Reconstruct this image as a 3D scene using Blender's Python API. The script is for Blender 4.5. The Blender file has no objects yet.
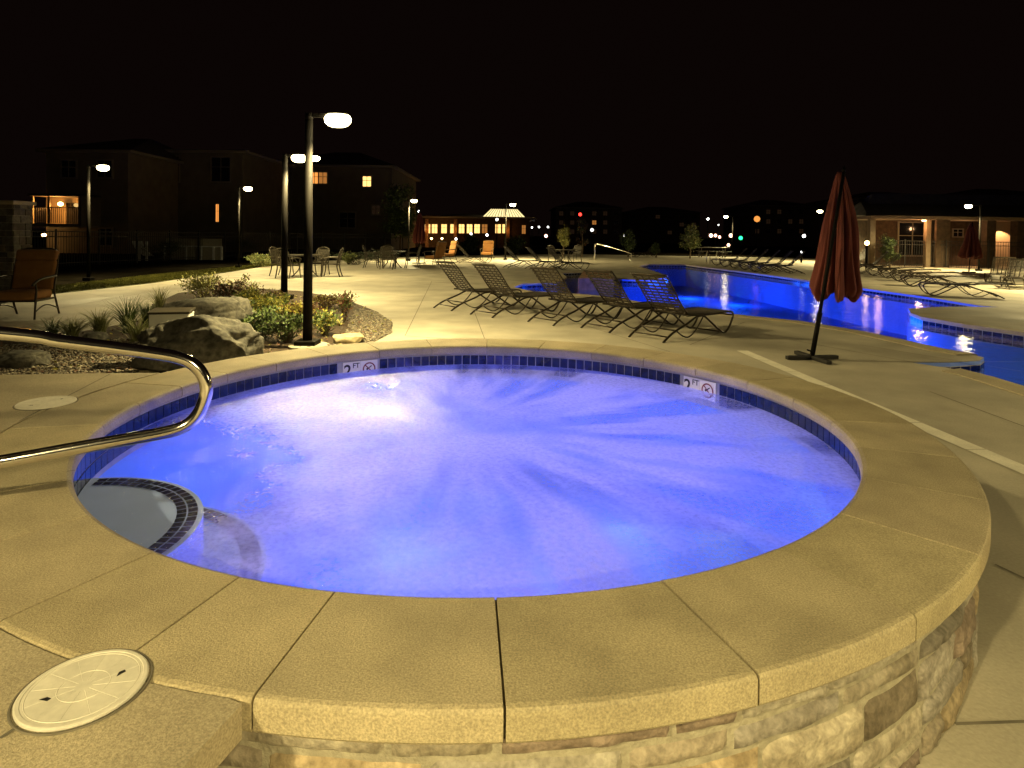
import bpy, bmesh, math, random
import numpy as np
from mathutils import Vector, Matrix, noise
from mathutils.geometry import tessellate_polygon
random.seed(7)
R = random.random
U = random.uniform
PI = math.pi
sc = bpy.context.scene
COL = sc.collection
cos, sin, rad = math.cos, math.sin, math.radians

# ------------------------------------------------------------------ camera
F, PITCH, ROLL, CXP = 636.0, 0.02, 0.013, 512.0
CYP = 235 + F*math.tan(PITCH)
CAMZ = 1.5
CM = Matrix.Rotation(PI/2-PITCH, 4, 'X') @ Matrix.Rotation(ROLL, 4, 'Z')
cam = bpy.data.objects.new('camera', bpy.data.cameras.new('camera'))
COL.objects.link(cam)
cam.matrix_world = Matrix.Translation((0, 0, CAMZ)) @ CM
cam.data.sensor_width = 36
cam.data.lens = F/1024*36
cam.data.shift_y = -(384-CYP)/1024
cam.data.clip_end = 2000
cam.data.clip_start = 0.05
sc.camera = cam

def ray(px, py):
    return (CM.to_3x3() @ Vector(((px-CXP)/F, (CYP-py)/F, -1)))
def W(px, py, z=0.0):
    d = ray(px, py); t = (z-CAMZ)/d.z
    return Vector((d.x*t, d.y*t, z))
def at(px, py, Y):
    d = ray(px, py); t = Y/d.y
    return Vector((d.x*t, Y, CAMZ+d.z*t))

# ------------------------------------------------------------------ materials
def light(name, typ, loc, e, c, size=.1, **k):
    ld = bpy.data.lights.new(name, typ); ld.energy = e; ld.color = c
    if typ in ('POINT', 'SPOT'): ld.shadow_soft_size = size
    for a, v in k.items(): setattr(ld, a, v)
    lo = bpy.data.objects.new(name, ld); COL.objects.link(lo); lo.location = loc; return lo
def newmat(name):
    m = bpy.data.materials.new(name); m.use_nodes = True
    nt = m.node_tree; nt.nodes.clear()
    return m, nt, nt.nodes, nt.links
def pmat(name, c, rough=.6, metal=0, var=.15, scale=8, bump=0, bscale=40, c2=None, attr=False, spec=.5, detail=6, fine=None):
    m, nt, N, L = newmat(name)
    out = N.new('ShaderNodeOutputMaterial'); b = N.new('ShaderNodeBsdfPrincipled')
    L.new(b.outputs[0], out.inputs[0])
    b.inputs['Roughness'].default_value = rough; b.inputs['Metallic'].default_value = metal
    b.inputs['Specular IOR Level'].default_value = spec
    tc = N.new('ShaderNodeTexCoord')
    nz = N.new('ShaderNodeTexNoise'); nz.inputs['Scale'].default_value = scale; nz.inputs['Detail'].default_value = detail
    L.new(tc.outputs['Object'], nz.inputs['Vector'])
    rp = N.new('ShaderNodeValToRGB'); L.new(nz.outputs['Fac'], rp.inputs[0])
    rp.color_ramp.elements[0].position = .3; rp.color_ramp.elements[1].position = .7
    a = c2 if c2 else tuple(x*(1-var*1.6) for x in c); bb = c if c2 else tuple(min(1, x*(1+var)) for x in c)
    rp.color_ramp.elements[0].color = (*a, 1); rp.color_ramp.elements[1].color = (*bb, 1)
    src = rp.outputs[0]
    if fine:
        n3 = N.new('ShaderNodeTexNoise'); n3.inputs['Scale'].default_value = fine[0]; n3.inputs['Detail'].default_value = 2
        L.new(tc.outputs['Object'], n3.inputs['Vector'])
        mr = N.new('ShaderNodeMapRange'); mr.inputs[1].default_value = .3; mr.inputs[2].default_value = .7
        mr.inputs[3].default_value = 1-fine[1]; mr.inputs[4].default_value = 1+fine[1]*.6
        L.new(n3.outputs['Fac'], mr.inputs[0])
        mx = N.new('ShaderNodeMix'); mx.data_type = 'RGBA'; mx.blend_type = 'MULTIPLY'; mx.inputs[0].default_value = 1
        L.new(src, mx.inputs[6]); L.new(mr.outputs[0], mx.inputs[7]); src = mx.outputs[2]
    if attr:
        at_ = N.new('ShaderNodeAttribute'); at_.attribute_name = 'tint'
        mx = N.new('ShaderNodeMix'); mx.data_type = 'RGBA'; mx.blend_type = 'MULTIPLY'; mx.inputs[0].default_value = 1
        L.new(src, mx.inputs[6]); L.new(at_.outputs['Color'], mx.inputs[7]); src = mx.outputs[2]
    L.new(src, b.inputs['Base Color'])
    if bump:
        n2 = N.new('ShaderNodeTexNoise'); n2.inputs['Scale'].default_value = bscale; n2.inputs['Detail'].default_value = 5
        L.new(tc.outputs['Object'], n2.inputs['Vector'])
        bp = N.new('ShaderNodeBump'); bp.inputs['Strength'].default_value = bump; bp.inputs['Distance'].default_value = .01
        L.new(n2.outputs['Fac'], bp.inputs['Height']); L.new(bp.outputs[0], b.inputs['Normal'])
    return m
def stains(m, scale, lo, hi, dark):
    nt = m.node_tree; N, L = nt.nodes, nt.links; b = N['Principled BSDF']; src = b.inputs['Base Color'].links[0].from_socket
    tc = N.new('ShaderNodeTexCoord'); nz = N.new('ShaderNodeTexNoise'); nz.inputs['Scale'].default_value = scale; nz.inputs['Detail'].default_value = 8; nz.inputs['Roughness'].default_value = .65; nz.inputs['Distortion'].default_value = .8
    L.new(tc.outputs['Object'], nz.inputs['Vector']); mr = N.new('ShaderNodeMapRange'); L.new(nz.outputs['Fac'], mr.inputs[0])
    for i, v in enumerate((lo, hi, 1, dark)): mr.inputs[i+1].default_value = v
    mx = N.new('ShaderNodeMix'); mx.data_type = 'RGBA'; mx.blend_type = 'MULTIPLY'; mx.inputs[0].default_value = 1
    L.new(src, mx.inputs[6]); L.new(mr.outputs[0], mx.inputs[7]); L.new(mx.outputs[2], b.inputs['Base Color'])
    r2 = N.new('ShaderNodeMapRange'); L.new(nz.outputs['Fac'], r2.inputs[0]); r0 = b.inputs['Roughness'].default_value
    for i, v in enumerate((lo, hi, r0, r0-.2)): r2.inputs[i+1].default_value = v
    L.new(r2.outputs[0], b.inputs['Roughness'])
def emat(name, c, s):
    m, nt, N, L = newmat(name)
    out = N.new('ShaderNodeOutputMaterial'); e = N.new('ShaderNodeEmission')
    e.inputs[0].default_value = (*c, 1); e.inputs[1].default_value = s
    L.new(e.outputs[0], out.inputs[0]); return m

M = {}
M['deck'] = pmat('deck_concrete', (.44, .40, .31), .75, var=.16, scale=1.3, bump=.25, bscale=60, fine=(70, .10))
M['terrace'] = pmat('terrace_concrete', (.47, .40, .27), .8, var=.13, scale=2.2, bump=.3, bscale=260, fine=(190, .32))
M['coping'] = pmat('coping_stone', (.48, .405, .26), .8, var=.12, scale=4, bump=.3, bscale=260, fine=(190, .34), attr=True)
M['drain'] = pmat('drain_concrete', (.78, .74, .62), .7, var=.08, scale=5, fine=(90, .1))
M['joint'] = pmat('joint', (.17, .15, .11), .9, var=.2)
M['mortar'] = pmat('mortar', (.36, .33, .25), .95, var=.15, scale=30, bump=.6, bscale=90)
M['stone'] = pmat('veneer_stone', (.9, .85, .76), .85, var=.3, scale=11, bump=.9, bscale=45, attr=True, fine=(60, .3))
M['tile'] = pmat('blue_tile', (.006, .012, .05), .12, var=.5, scale=14, attr=True)
M['grout'] = pmat('grout', (.42, .42, .45), .8)
M['spa_plaster'] = pmat('spa_plaster', (.20, .42, .88), .7, var=.04, scale=2)
M['step_blue'] = pmat('step_blue', (.26, .38, .80), .7, var=.05, scale=4)
M['step_plaster'] = pmat('step_plaster', (.46, .55, .98), .7, var=.05, scale=4)
M['plaster'] = pmat('plaster', (.22, .36, .85), .7, var=.04, scale=2)
M['ground'] = pmat('soil', (.009, .0075, .005), .95, var=.3, scale=2, bump=.5, spec=0)
M['lawn'] = pmat('lawn', (.10, .10, .02), .9, var=.35, scale=3, bump=1, bscale=200, fine=(120, .5), spec=.1)
M['mulch'] = pmat('mulch', (.07, .045, .024), .95, var=.5, scale=18, bump=1, bscale=120, fine=(90, .5))
M['pebble'] = pmat('pebble', (.9, .9, .9), .7, var=.15, scale=30, attr=True)
M['rock'] = pmat('boulder_rock', (.15, .14, .11), .9, var=.5, scale=4.5, bump=.7, bscale=34, c2=(.055, .052, .042), fine=(16, .6), detail=10)
M['flagstone'] = pmat('flagstone', (.46, .38, .22), .85, var=.3, scale=9, bump=.8, bscale=30)
M['steel'] = pmat('polished_steel', (.78, .76, .72), .13, 1, var=.02)
M['pole'] = pmat('pole_paint', (.006, .005, .004), .7, .0, var=.1, spec=.08)
M['bronze'] = pmat('bronze_frame', (.04, .03, .018), .32, .4, var=.15)
M['strap'] = pmat('strap_vinyl', (.024, .017, .011), .5, var=.15)
M['black'] = pmat('black_metal', (.02, .018, .016), .5, .3)
M['orange_cloth'] = pmat('rust_cloth', (.13, .024, .017), .85, var=.12, scale=6, bump=.4, bscale=200)
M['orange_cloth2'] = pmat('tan_orange_cushion', (.33, .15, .04), .9, var=.12, scale=6, bump=.4, bscale=200)
M['wrought'] = pmat('wrought_metal', (.055, .046, .03), .45, .4, var=.2)
M['lid'] = pmat('lid_plastic', (.74, .70, .60), .6, var=.06, scale=12, fine=(60, .08))
M['white'] = pmat('white_paint', (.75, .75, .7), .5, var=.05)
M['sign'] = pmat('sign_ceramic', (.8, .78, .72), .25, var=.03)
M['ink'] = pmat('sign_ink', (.015, .013, .013), .4)
M['redink'] = pmat('sign_red', (.22, .03, .03), .4)
M['siding'] = pmat('house_siding', (.13, .105, .075), .85, var=.12, scale=1.5)
M['siding2'] = pmat('house_render', (.17, .13, .09), .85, var=.12, scale=1.5)
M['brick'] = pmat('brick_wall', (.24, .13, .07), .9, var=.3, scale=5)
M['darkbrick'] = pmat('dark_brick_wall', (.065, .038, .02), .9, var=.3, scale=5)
M['dimtrim'] = pmat('tan_trim', (.17, .12, .075), .7, var=.08)
M['roof'] = pmat('roof_shingle', (.06, .05, .045), .9, var=.25, scale=3)
M['trim'] = pmat('trim_paint', (.22, .18, .13), .6, var=.05)
M['glass'] = pmat('dark_glass', (.012, .012, .014), .08)
M['bark'] = pmat('bark', (.12, .085, .05), .95, var=.4, scale=20, bump=.6)
for k, c, c2 in (('leaf_green', (.12, .17, .035), (.05, .085, .02)), ('leaf_yellow', (.40, .34, .05), (.17, .19, .04)), ('leaf_dark', (.035, .055, .018), (.02, .03, .012)),
                 ('leaf_pale', (.34, .34, .12), (.18, .20, .07)), ('leaf_rust', (.16, .06, .025), (.08, .04, .02))):
    M[k] = pmat(k, c, .6, var=.3, scale=9, c2=c2)
for k_, a_ in (('deck', (.35, .5, .68, .80)), ('terrace', (.8, .5, .66, .86)), ('coping', (1.1, .52, .68, .84))): stains(M[k_], *a_)
LAMPC = (1, .80, .36)
def lens_mat():
    m, nt, N, L = newmat('lamp_lens'); out = N.new('ShaderNodeOutputMaterial'); e = N.new('ShaderNodeEmission'); e.inputs[0].default_value = (1, .84, .42, 1)
    lw = N.new('ShaderNodeLayerWeight'); lw.inputs[0].default_value = .5; mr = N.new('ShaderNodeMapRange'); mr.interpolation_type = 'SMOOTHSTEP'; L.new(lw.outputs['Facing'], mr.inputs[0])
    for i, v in enumerate((.25, .98, 55, .5)): mr.inputs[i+1].default_value = v
    L.new(mr.outputs[0], e.inputs[1]); L.new(e.outputs[0], out.inputs[0]); return m
M['lens'] = lens_mat()
M['win_orange'] = emat('lit_window_orange', (1, .36, .07), .8)
M['win_warm'] = emat('lit_window_warm', (1, .55, .16), 1.6)
M['win_dim'] = emat('lit_window_dim', (1, .38, .08), .28)
M['win_faint'] = emat('lit_window_faint', (.8, .42, .2), .010)
M['roof_glow'] = emat('glowing_lantern_glass', (1, .8, .36), 1.0)
M['bulb_warm'] = emat('bulb_warm', (1, .62, .2), 14)
M['bulb_white'] = emat('bulb_white', (.95, .95, .9), 5)
M['bulb_pink'] = emat('bulb_pink', (1, .55, .35), 5)
M['red'] = emat('signal_red', (1, .03, .02), 4)
M['green'] = emat('signal_green', (.02, 1, .25), 3)
M['led_blue'] = emat('underwater_led', (.25, .4, 1), 12)

def schlick(N, L, nrm, k=1.0):
    # same reflectance from both sides of the thin, non-refracting surface
    lw = N.new('ShaderNodeLayerWeight'); lw.inputs[0].default_value = .5
    if nrm is not None: L.new(nrm, lw.inputs['Normal'])
    p = N.new('ShaderNodeMath'); p.operation = 'POWER'; L.new(lw.outputs['Facing'], p.inputs[0]); p.inputs[1].default_value = 5
    m = N.new('ShaderNodeMath'); m.operation = 'MULTIPLY_ADD'; L.new(p.outputs[0], m.inputs[0]); m.inputs[1].default_value = .9*k; m.inputs[2].default_value = .02*k
    return m.outputs[0]
def water_mat():
    m, nt, N, L = newmat('pool_water')
    out = N.new('ShaderNodeOutputMaterial'); mix = N.new('ShaderNodeMixShader')
    tr = N.new('ShaderNodeBsdfTransparent'); tr.inputs[0].default_value = (.6, .8, 1, 1)
    gl = N.new('ShaderNodeBsdfGlossy'); gl.inputs['Roughness'].default_value = .06
    tc = N.new('ShaderNodeTexCoord'); nz = N.new('ShaderNodeTexNoise'); nz.inputs['Scale'].default_value = 5; nz.inputs['Detail'].default_value = 3
    L.new(tc.outputs['Object'], nz.inputs['Vector'])
    bp = N.new('ShaderNodeBump'); bp.inputs['Strength'].default_value = .55; bp.inputs['Distance'].default_value = .02
    L.new(nz.outputs['Fac'], bp.inputs['Height'])
    L.new(bp.outputs[0], gl.inputs['Normal'])
    L.new(schlick(N, L, bp.outputs[0]), mix.inputs[0]); L.new(tr.outputs[0], mix.inputs[1]); L.new(gl.outputs[0], mix.inputs[2])
    L.new(mix.outputs[0], out.inputs[0]); return m
M['water'] = water_mat()

STEPC = (-1.93, 2.52)      # centre of the half-round steps, world
SPC = (-.178, 3.715)       # centre of the spa, world
def spa_mat():
    m, nt, N, L = newmat('spa_water')
    def math_(op, a, b=None, clamp=False):
        n = N.new('ShaderNodeMath'); n.operation = op; n.use_clamp = clamp
        for i, v in enumerate((a, b)):
            if v is None: continue
            if isinstance(v, (int, float)): n.inputs[i].default_value = v
            else: L.new(v, n.inputs[i])
        return n.outputs[0]
    def rng(v, a, b, c=0, d=1, smooth=True):
        n = N.new('ShaderNodeMapRange'); n.interpolation_type = 'SMOOTHSTEP' if smooth else 'LINEAR'
        for i, x in enumerate((a, b, c, d)): n.inputs[i+1].default_value = x
        L.new(v, n.inputs[0]); return n.outputs[0]
    out = N.new('ShaderNodeOutputMaterial')
    tc = N.new('ShaderNodeTexCoord'); P = tc.outputs['Object']      # object origin = spa centre
    def sub(v):
        n = N.new('ShaderNodeVectorMath'); n.operation = 'SUBTRACT'; L.new(P, n.inputs[0]); n.inputs[1].default_value = v; return n.outputs[0]
    def vm(op, a, s=None):
        n = N.new('ShaderNodeVectorMath'); n.operation = op; L.new(a, n.inputs[0])
        if s is not None: n.inputs['Scale'].default_value = s
        return n
    c = sub((-.10, .12, 0))
    rlen = vm('LENGTH', c).outputs['Value']
    dirn = vm('SCALE', vm('NORMALIZE', c).outputs[0], 2.7).outputs[0]
    comb = N.new('ShaderNodeCombineXYZ'); L.new(math_('MULTIPLY', rlen, .42), comb.inputs[2])
    add = N.new('ShaderNodeVectorMath'); add.operation = 'ADD'; L.new(dirn, add.inputs[0]); L.new(comb.outputs[0], add.inputs[1])
    # gentle wobble so streaks are not ruler-straight
    wn = N.new('ShaderNodeTexNoise'); wn.inputs['Scale'].default_value = 1.6; wn.inputs['Detail'].default_value = 2; L.new(P, wn.inputs['Vector'])
    wsc = vm('SCALE', wn.outputs['Color'], .3).outputs[0]
    add2 = N.new('ShaderNodeVectorMath'); add2.operation = 'ADD'; L.new(add.outputs[0], add2.inputs[0]); L.new(wsc, add2.inputs[1])
    st = N.new('ShaderNodeTexNoise'); st.inputs['Scale'].default_value = 1.7; st.inputs['Detail'].default_value = 2.5; st.inputs['Roughness'].default_value = .45
    L.new(add2.outputs[0], st.inputs['Vector'])
    streak = rng(st.outputs['Fac'], .39, .59)
    sp_ = N.new('ShaderNodeSeparateXYZ'); L.new(c, sp_.inputs[0])
    side = rng(math_('ADD', sp_.outputs[0], math_('MULTIPLY', sp_.outputs[1], .35)), -.75, .15)
    rmask = math_('MULTIPLY', rng(rlen, .40, .95), side)
    cl = N.new('ShaderNodeTexNoise'); cl.inputs['Scale'].default_value = 1.3; cl.inputs['Detail'].default_value = 3; cl.inputs['Distortion'].default_value = .1
    L.new(P, cl.inputs['Vector'])
    cloud = rng(cl.outputs['Fac'], .28, .62)
    # foam amount = mix(cloud, streak by rmask)
    fm = N.new('ShaderNodeMix'); fm.data_type = 'FLOAT'; L.new(rmask, fm.inputs[0]); L.new(cloud, fm.inputs[2]); L.new(streak, fm.inputs[3])
    foam = rng(fm.outputs[0], 0, 1, .34, 1.0, False)
    bb = N.new('ShaderNodeTexNoise'); bb.inputs['Scale'].default_value = 38; bb.inputs['Detail'].default_value = 5; bb.inputs['Roughness'].default_value = .7; L.new(P, bb.inputs['Vector'])
    foam = math_('MULTIPLY', foam, rng(bb.outputs['Fac'], .32, .62, .62, 1.0))
    # calmer, clearer water above the entry steps and next to the rail
    dsp = vm('LENGTH', sub((STEPC[0]-SPC[0], STEPC[1]-SPC[1], 0))).outputs['Value']
    wob = math_('ADD', dsp, math_('MULTIPLY', math_('SUBTRACT', cl.outputs['Fac'], .5), .9))
    calm = rng(wob, .60, 1.15, .03, 1)
    dsw = vm('LENGTH', sub((-1.85, -.15, 0))).outputs['Value']
    calm2 = rng(dsw, .15, .95, .25, 1)
    foam = math_('MULTIPLY', foam, math_('MULTIPLY', calm, calm2), True)
    # shaders
    tr = N.new('ShaderNodeBsdfTransparent'); tr.inputs[0].default_value = (.84, .90, 1, 1)
    di = N.new('ShaderNodeBsdfDiffuse'); di.inputs[0].default_value = (.80, .78, .86, 1)
    tl = N.new('ShaderNodeBsdfTranslucent'); tl.inputs[0].default_value = (.80, .78, .92, 1)
    fo = N.new('ShaderNodeMixShader'); fo.inputs[0].default_value = .62; L.new(di.outputs[0], fo.inputs[1]); L.new(tl.outputs[0], fo.inputs[2])
    m1 = N.new('ShaderNodeMixShader'); L.new(foam, m1.inputs[0]); L.new(tr.outputs[0], m1.inputs[1]); L.new(fo.outputs[0], m1.inputs[2])
    rip = N.new('ShaderNodeTexNoise'); rip.inputs['Scale'].default_value = 42; rip.inputs['Detail'].default_value = 3; L.new(P, rip.inputs['Vector'])
    big = N.new('ShaderNodeTexNoise'); big.inputs['Scale'].default_value = 5; big.inputs['Detail'].default_value = 3; L.new(P, big.inputs['Vector'])
    hh = math_('ADD', rip.outputs['Fac'], math_('MULTIPLY', big.outputs['Fac'], 2.2))
    bp = N.new('ShaderNodeBump'); bp.inputs['Strength'].default_value = .8; bp.inputs['Distance'].default_value = .016; L.new(hh, bp.inputs['Height'])
    gl = N.new('ShaderNodeBsdfGlossy'); gl.inputs['Roughness'].default_value = .13; L.new(bp.outputs[0], gl.inputs['Normal'])
    m2 = N.new('ShaderNodeMixShader'); L.new(schlick(N, L, None, .55), m2.inputs[0]); L.new(m1.outputs[0], m2.inputs[1]); L.new(gl.outputs[0], m2.inputs[2])
    L.new(m2.outputs[0], out.inputs[0]); return m
M['spa_water'] = spa_mat()

# ------------------------------------------------------------------ mesh builder
class MB:
    def __init__(s): s.v = []; s.f = []; s.m = []; s.t = []
    def add(s, vs, fs, mi=0, tint=(1, 1, 1)):
        o = len(s.v); s.v += [tuple(v) for v in vs]
        for f in fs: s.f.append(tuple(i+o for i in f)); s.m.append(mi); s.t.append(tint)
        return s
    def box(s, c, d, rot=None, mi=0, tint=(1, 1, 1)):
        hx, hy, hz = d[0]/2, d[1]/2, d[2]/2
        vs = [Vector((x*hx, y*hy, z*hz)) for z in (-1, 1) for y in (-1, 1) for x in (-1, 1)]
        if rot is not None:
            if not isinstance(rot, Matrix): rot = Matrix.Rotation(rot, 3, 'Z')
            vs = [rot @ v for v in vs]
        c = Vector(c); vs = [v+c for v in vs]
        return s.add(vs, [(0, 2, 3, 1), (4, 5, 7, 6), (0, 1, 5, 4), (2, 6, 7, 3), (0, 4, 6, 2), (1, 3, 7, 5)], mi, tint)
    def tube(s, pts, r, n=8, mi=0, closed=False, cap=True, tint=(1, 1, 1)):
        pts = [Vector(p) for p in pts]; k = len(pts)
        rs = r if isinstance(r, (list, tuple)) else [r]*k
        rings = []; nrm = None
        for i, p in enumerate(pts):
            if closed: t = pts[(i+1) % k]-pts[i-1]
            else: t = pts[min(i+1, k-1)]-pts[max(i-1, 0)]
            if t.length < 1e-9: t = Vector((0, 0, 1))
            t.normalize()
            if nrm is None:
                a = Vector((0, 0, 1)) if abs(t.z) < .9 else Vector((1, 0, 0)); nrm = t.cross(a).normalized()
            else:
                nrm = nrm-t*nrm.dot(t)
                if nrm.length < 1e-6: nrm = t.orthogonal()
                nrm.normalize()
            b = t.cross(nrm)
            rings.append([p+(nrm*cos(2*PI*j/n)+b*sin(2*PI*j/n))*rs[i] for j in range(n)])
        vs = [v for q in rings for v in q]; fs = []
        for i in range(k if closed else k-1):
            for j in range(n):
                a, b2 = i*n+j, i*n+(j+1) % n; c, d = ((i+1) % k)*n+(j+1) % n, ((i+1) % k)*n+j
                fs.append((a, b2, c, d))
        if cap and not closed: fs.append(tuple(range(n))[::-1]); fs.append(tuple((k-1)*n+j for j in range(n)))
        return s.add(vs, fs, mi, tint)
    def lathe(s, prof, n=24, c=(0, 0, 0), mi=0, sx=1, sy=1, tint=(1, 1, 1)):
        vs = []; fs = []; k = len(prof)
        for r, z in prof:
            for j in range(n): vs.append((c[0]+r*sx*cos(2*PI*j/n), c[1]+r*sy*sin(2*PI*j/n), c[2]+z))
        for i in range(k-1):
            for j in range(n): fs.append((i*n+j, i*n+(j+1) % n, (i+1)*n+(j+1) % n, (i+1)*n+j))
        fs.append(tuple(range(n))[::-1]); fs.append(tuple((k-1)*n+j for j in range(n)))
        return s.add(vs, fs, mi, tint)
    def prism(s, poly, z0, z1, mi=0, top=True, bottom=True, side_mi=None):
        n = len(poly); vs = [(p[0], p[1], z0) for p in poly]+[(p[0], p[1], z1) for p in poly]
        tri = tessellate_polygon([[Vector((p[0], p[1], 0)) for p in poly]])
        if top: s.add(vs, [tuple(i+n for i in t) for t in tri], mi)
        if bottom: s.add(vs, [tuple(t) for t in tri], mi)
        s.add(vs, [(i, (i+1) % n, (i+1) % n+n, i+n) for i in range(n)], mi if side_mi is None else side_mi)
        return s
    def build(s, name, mats, parent=None, origin=(0, 0, 0), smooth=False, recalc=True, link=True):
        if not isinstance(mats, (list, tuple)): mats = [mats]
        me = bpy.data.meshes.new(name)
        o = Vector(origin)
        me.from_pydata([Vector(v)-o for v in s.v], [], s.f)
        for m in mats: me.materials.append(M[m] if isinstance(m, str) else m)
        if len(mats) > 1: me.polygons.foreach_set('material_index', s.m)
        if any(t != (1, 1, 1) for t in s.t):
            ca = me.color_attributes.new('tint', 'FLOAT_COLOR', 'CORNER')
            arr = []
            for p, t in zip(me.polygons, s.t): arr += [*t, 1]*p.loop_total
            ca.data.foreach_set('color', arr)
        else:
            if any((M[m] if isinstance(m, str) else m).node_tree.nodes.get('Attribute') for m in mats):
                ca = me.color_attributes.new('tint', 'FLOAT_COLOR', 'CORNER')
                ca.data.foreach_set('color', [1.0]*(4*len(me.loops)))
        if recalc:
            bm = bmesh.new(); bm.from_mesh(me); bmesh.ops.recalc_face_normals(bm, faces=bm.faces); bm.to_mesh(me); bm.free()
        if smooth: me.polygons.foreach_set('use_smooth', [True]*len(me.polygons))
        ob = bpy.data.objects.new(name, me); ob.location = o
        if link: COL.objects.link(ob)
        if parent is not None: ob.parent = parent
        return ob
def bevel(ob, w, seg=2):
    b = ob.modifiers.new('bevel', 'BEVEL'); b.width = w; b.segments = seg; b.limit_method = 'ANGLE'; b.angle_limit = rad(40)
    return ob
def tag(o, label=None, cat=None, group=None, kind=None):
    if label: o['label'] = label
    if cat: o['category'] = cat
    if group: o['group'] = group
    if kind: o['kind'] = kind
    return o
def thing(name, label, cat, loc=(0, 0, 0), rz=0, group=None):
    o = bpy.data.objects.new(name, None); COL.objects.link(o); o.location = loc; o.rotation_euler = (0, 0, rz)
    o.empty_display_size = .1
    return tag(o, label, cat, group)
def copy_tree(o, parent=None):
    c = o.copy(); COL.objects.link(c); c.parent = parent
    for ch in list(o.children): copy_tree(ch, c)
    return c
def struct(ob): ob['kind'] = 'structure'; return ob
def smooth_pts(pts, n=6, closed=False):
    """Catmull-Rom through the points"""
    P = [Vector(p) for p in pts]; k = len(P); out = []
    rng = range(k if closed else k-1)
    for i in rng:
        p0 = P[(i-1) % k] if closed or i > 0 else P[0]; p1 = P[i]; p2 = P[(i+1) % k]
        p3 = P[(i+2) % k] if closed or i+2 < k else P[-1]
        for j in range(n):
            t = j/n
            out.append(.5*((2*p1)+(-p0+p2)*t+(2*p0-5*p1+4*p2-p3)*t*t+(-p0+3*p1-3*p2+p3)*t**3))
    if not closed: out.append(P[-1])
    return out

# ------------------------------------------------------------------ ground, deck, pool outline
def pw(lst, z=0): return [W(x, y, z) for x, y in lst]
lap = [(908, 308.5), (911, 313), (923, 317.5), (964, 324.5), (1024, 333), (1120, 347), (1200, 372), (1120, 410), (1060, 399),
       (1024, 388), (990, 377.5), (958, 369.5), (912, 362.5), (950, 362.5), (980, 360.5), (984, 357.5), (975, 355), (945, 350), (905, 341), (860, 331.5), (800, 321.5), (740, 315.5),
       (690, 309.5), (650, 304), (626, 300), (600, 296), (560, 293), (530, 291.5), (513, 287.5), (522, 284), (556, 283),
       (566, 277.5), (560, 272.5), (588, 271.5), (596, 276), (622, 279.5), (648, 280.2), (664, 278), (668, 275.5), (655, 271.5),
       (638, 266.5), (648, 264.3), (686, 264.8), (740, 271.5), (800, 279.5), (860, 288), (922, 296.3), (977, 305.3), (1000, 307.3), (975, 306.6), (943, 306.6)]
pool_poly = pw(lap)
def poly_sheet(name, outer, holes, z, mat, label=None):
    loops = [[Vector((p[0], p[1], 0)) for p in outer]]+[[Vector((p[0], p[1], 0)) for p in h] for h in holes]
    tri = tessellate_polygon(loops); vs = [(v.x, v.y, z) for l in loops for v in l]
    mb = MB(); mb.add(vs, tri); ob = mb.build(name, mat, recalc=False)
    me = ob.data
    bm = bmesh.new(); bm.from_mesh(me)
    for f in bm.faces:
        if f.normal.z < 0: f.normal_flip()
    bm.to_mesh(me); bm.free()
    return ob
deck_far = pw([(-60, 300), (55, 294), (150, 283.5), (230, 272), (262, 267), (330, 260.5), (420, 256.5), (560, 254), (860, 259), (1130, 264)])
deck_outer = [(-14, 10), (-14, -8), (30, -8), (60, 10), (60, 52)]
deck_outer = [Vector((-40, -12, 0))]+deck_far+[Vector((70, 52, 0)), Vector((70, -12, 0))]
spa_hole = [(SPC[0]+2.3*cos(2*PI*i/64), SPC[1]+2.3*sin(2*PI*i/64)) for i in range(64)]
bedpx = [(50, 337), (118, 325), (150, 317), (152, 305), (178, 293), (230, 287), (300, 291), (345, 299), (375, 311), (392, 323), (391, 333), (372, 343), (345, 352)]
bed = [Vector((-8.2, 5.0, 0)), Vector((-8.0, 7.8, 0))]+pw(bedpx)+[Vector((-1.9, 7.0, 0)), Vector((-2.3, 5.4, 0)), Vector((-2.62, 4.6, 0)), Vector((-5, 4.55, 0))]
bed = [Vector((-8.2, 4.6, 0))]+bed[1:]
G = [(-900, -60), (-900, 1200), (900, 1200), (900, -60)]
struct(poly_sheet('ground', G, [pool_poly, spa_hole], -.008, 'ground'))
struct(poly_sheet('pool_deck', deck_outer, [pool_poly, spa_hole, bed], 0, 'deck'))
tag(poly_sheet('mulch', bed, [], .003, 'mulch'), kind='stuff')
# lawn beyond the deck, as short blades over a green sheet
lawn_poly = pw([(-60, 299.5), (55, 293.5), (150, 283), (230, 271.5), (262, 266.5), (300, 262.5)])+pw([(262, 264), (150, 275), (60, 285.5), (-60, 291)])
lw = MB()
lt = tessellate_polygon([[Vector((p.x, p.y, 0)) for p in lawn_poly]])
lw.add([(p.x, p.y, -.003) for p in lawn_poly], lt)
def inpoly(x, y, poly):
    c = False; j = len(poly)-1
    for i in range(len(poly)):
        xi, yi, xj, yj = poly[i][0], poly[i][1], poly[j][0], poly[j][1]
        if (yi > y) != (yj > y) and x < (xj-xi)*(y-yi)/(yj-yi)+xi: c = not c
        j = i
    return c
xs = [p.x for p in lawn_poly]; ys = [p.y for p in lawn_poly]
n = 0
while n < 22000:
    x, y = U(min(xs), max(xs)), U(min(ys), max(ys))
    if not inpoly(x, y, lawn_poly): continue
    n += 1; a = U(0, PI); h = U(.02, .045); w = .012
    lw.add([(x-w*cos(a), y-w*sin(a), 0), (x+w*cos(a), y+w*sin(a), 0), (x+U(-.03, .03), y+U(-.03, .03), h)], [(0, 1, 2)])
tag(lw.build('lawn_grass', 'lawn', recalc=False), kind='stuff')

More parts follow.
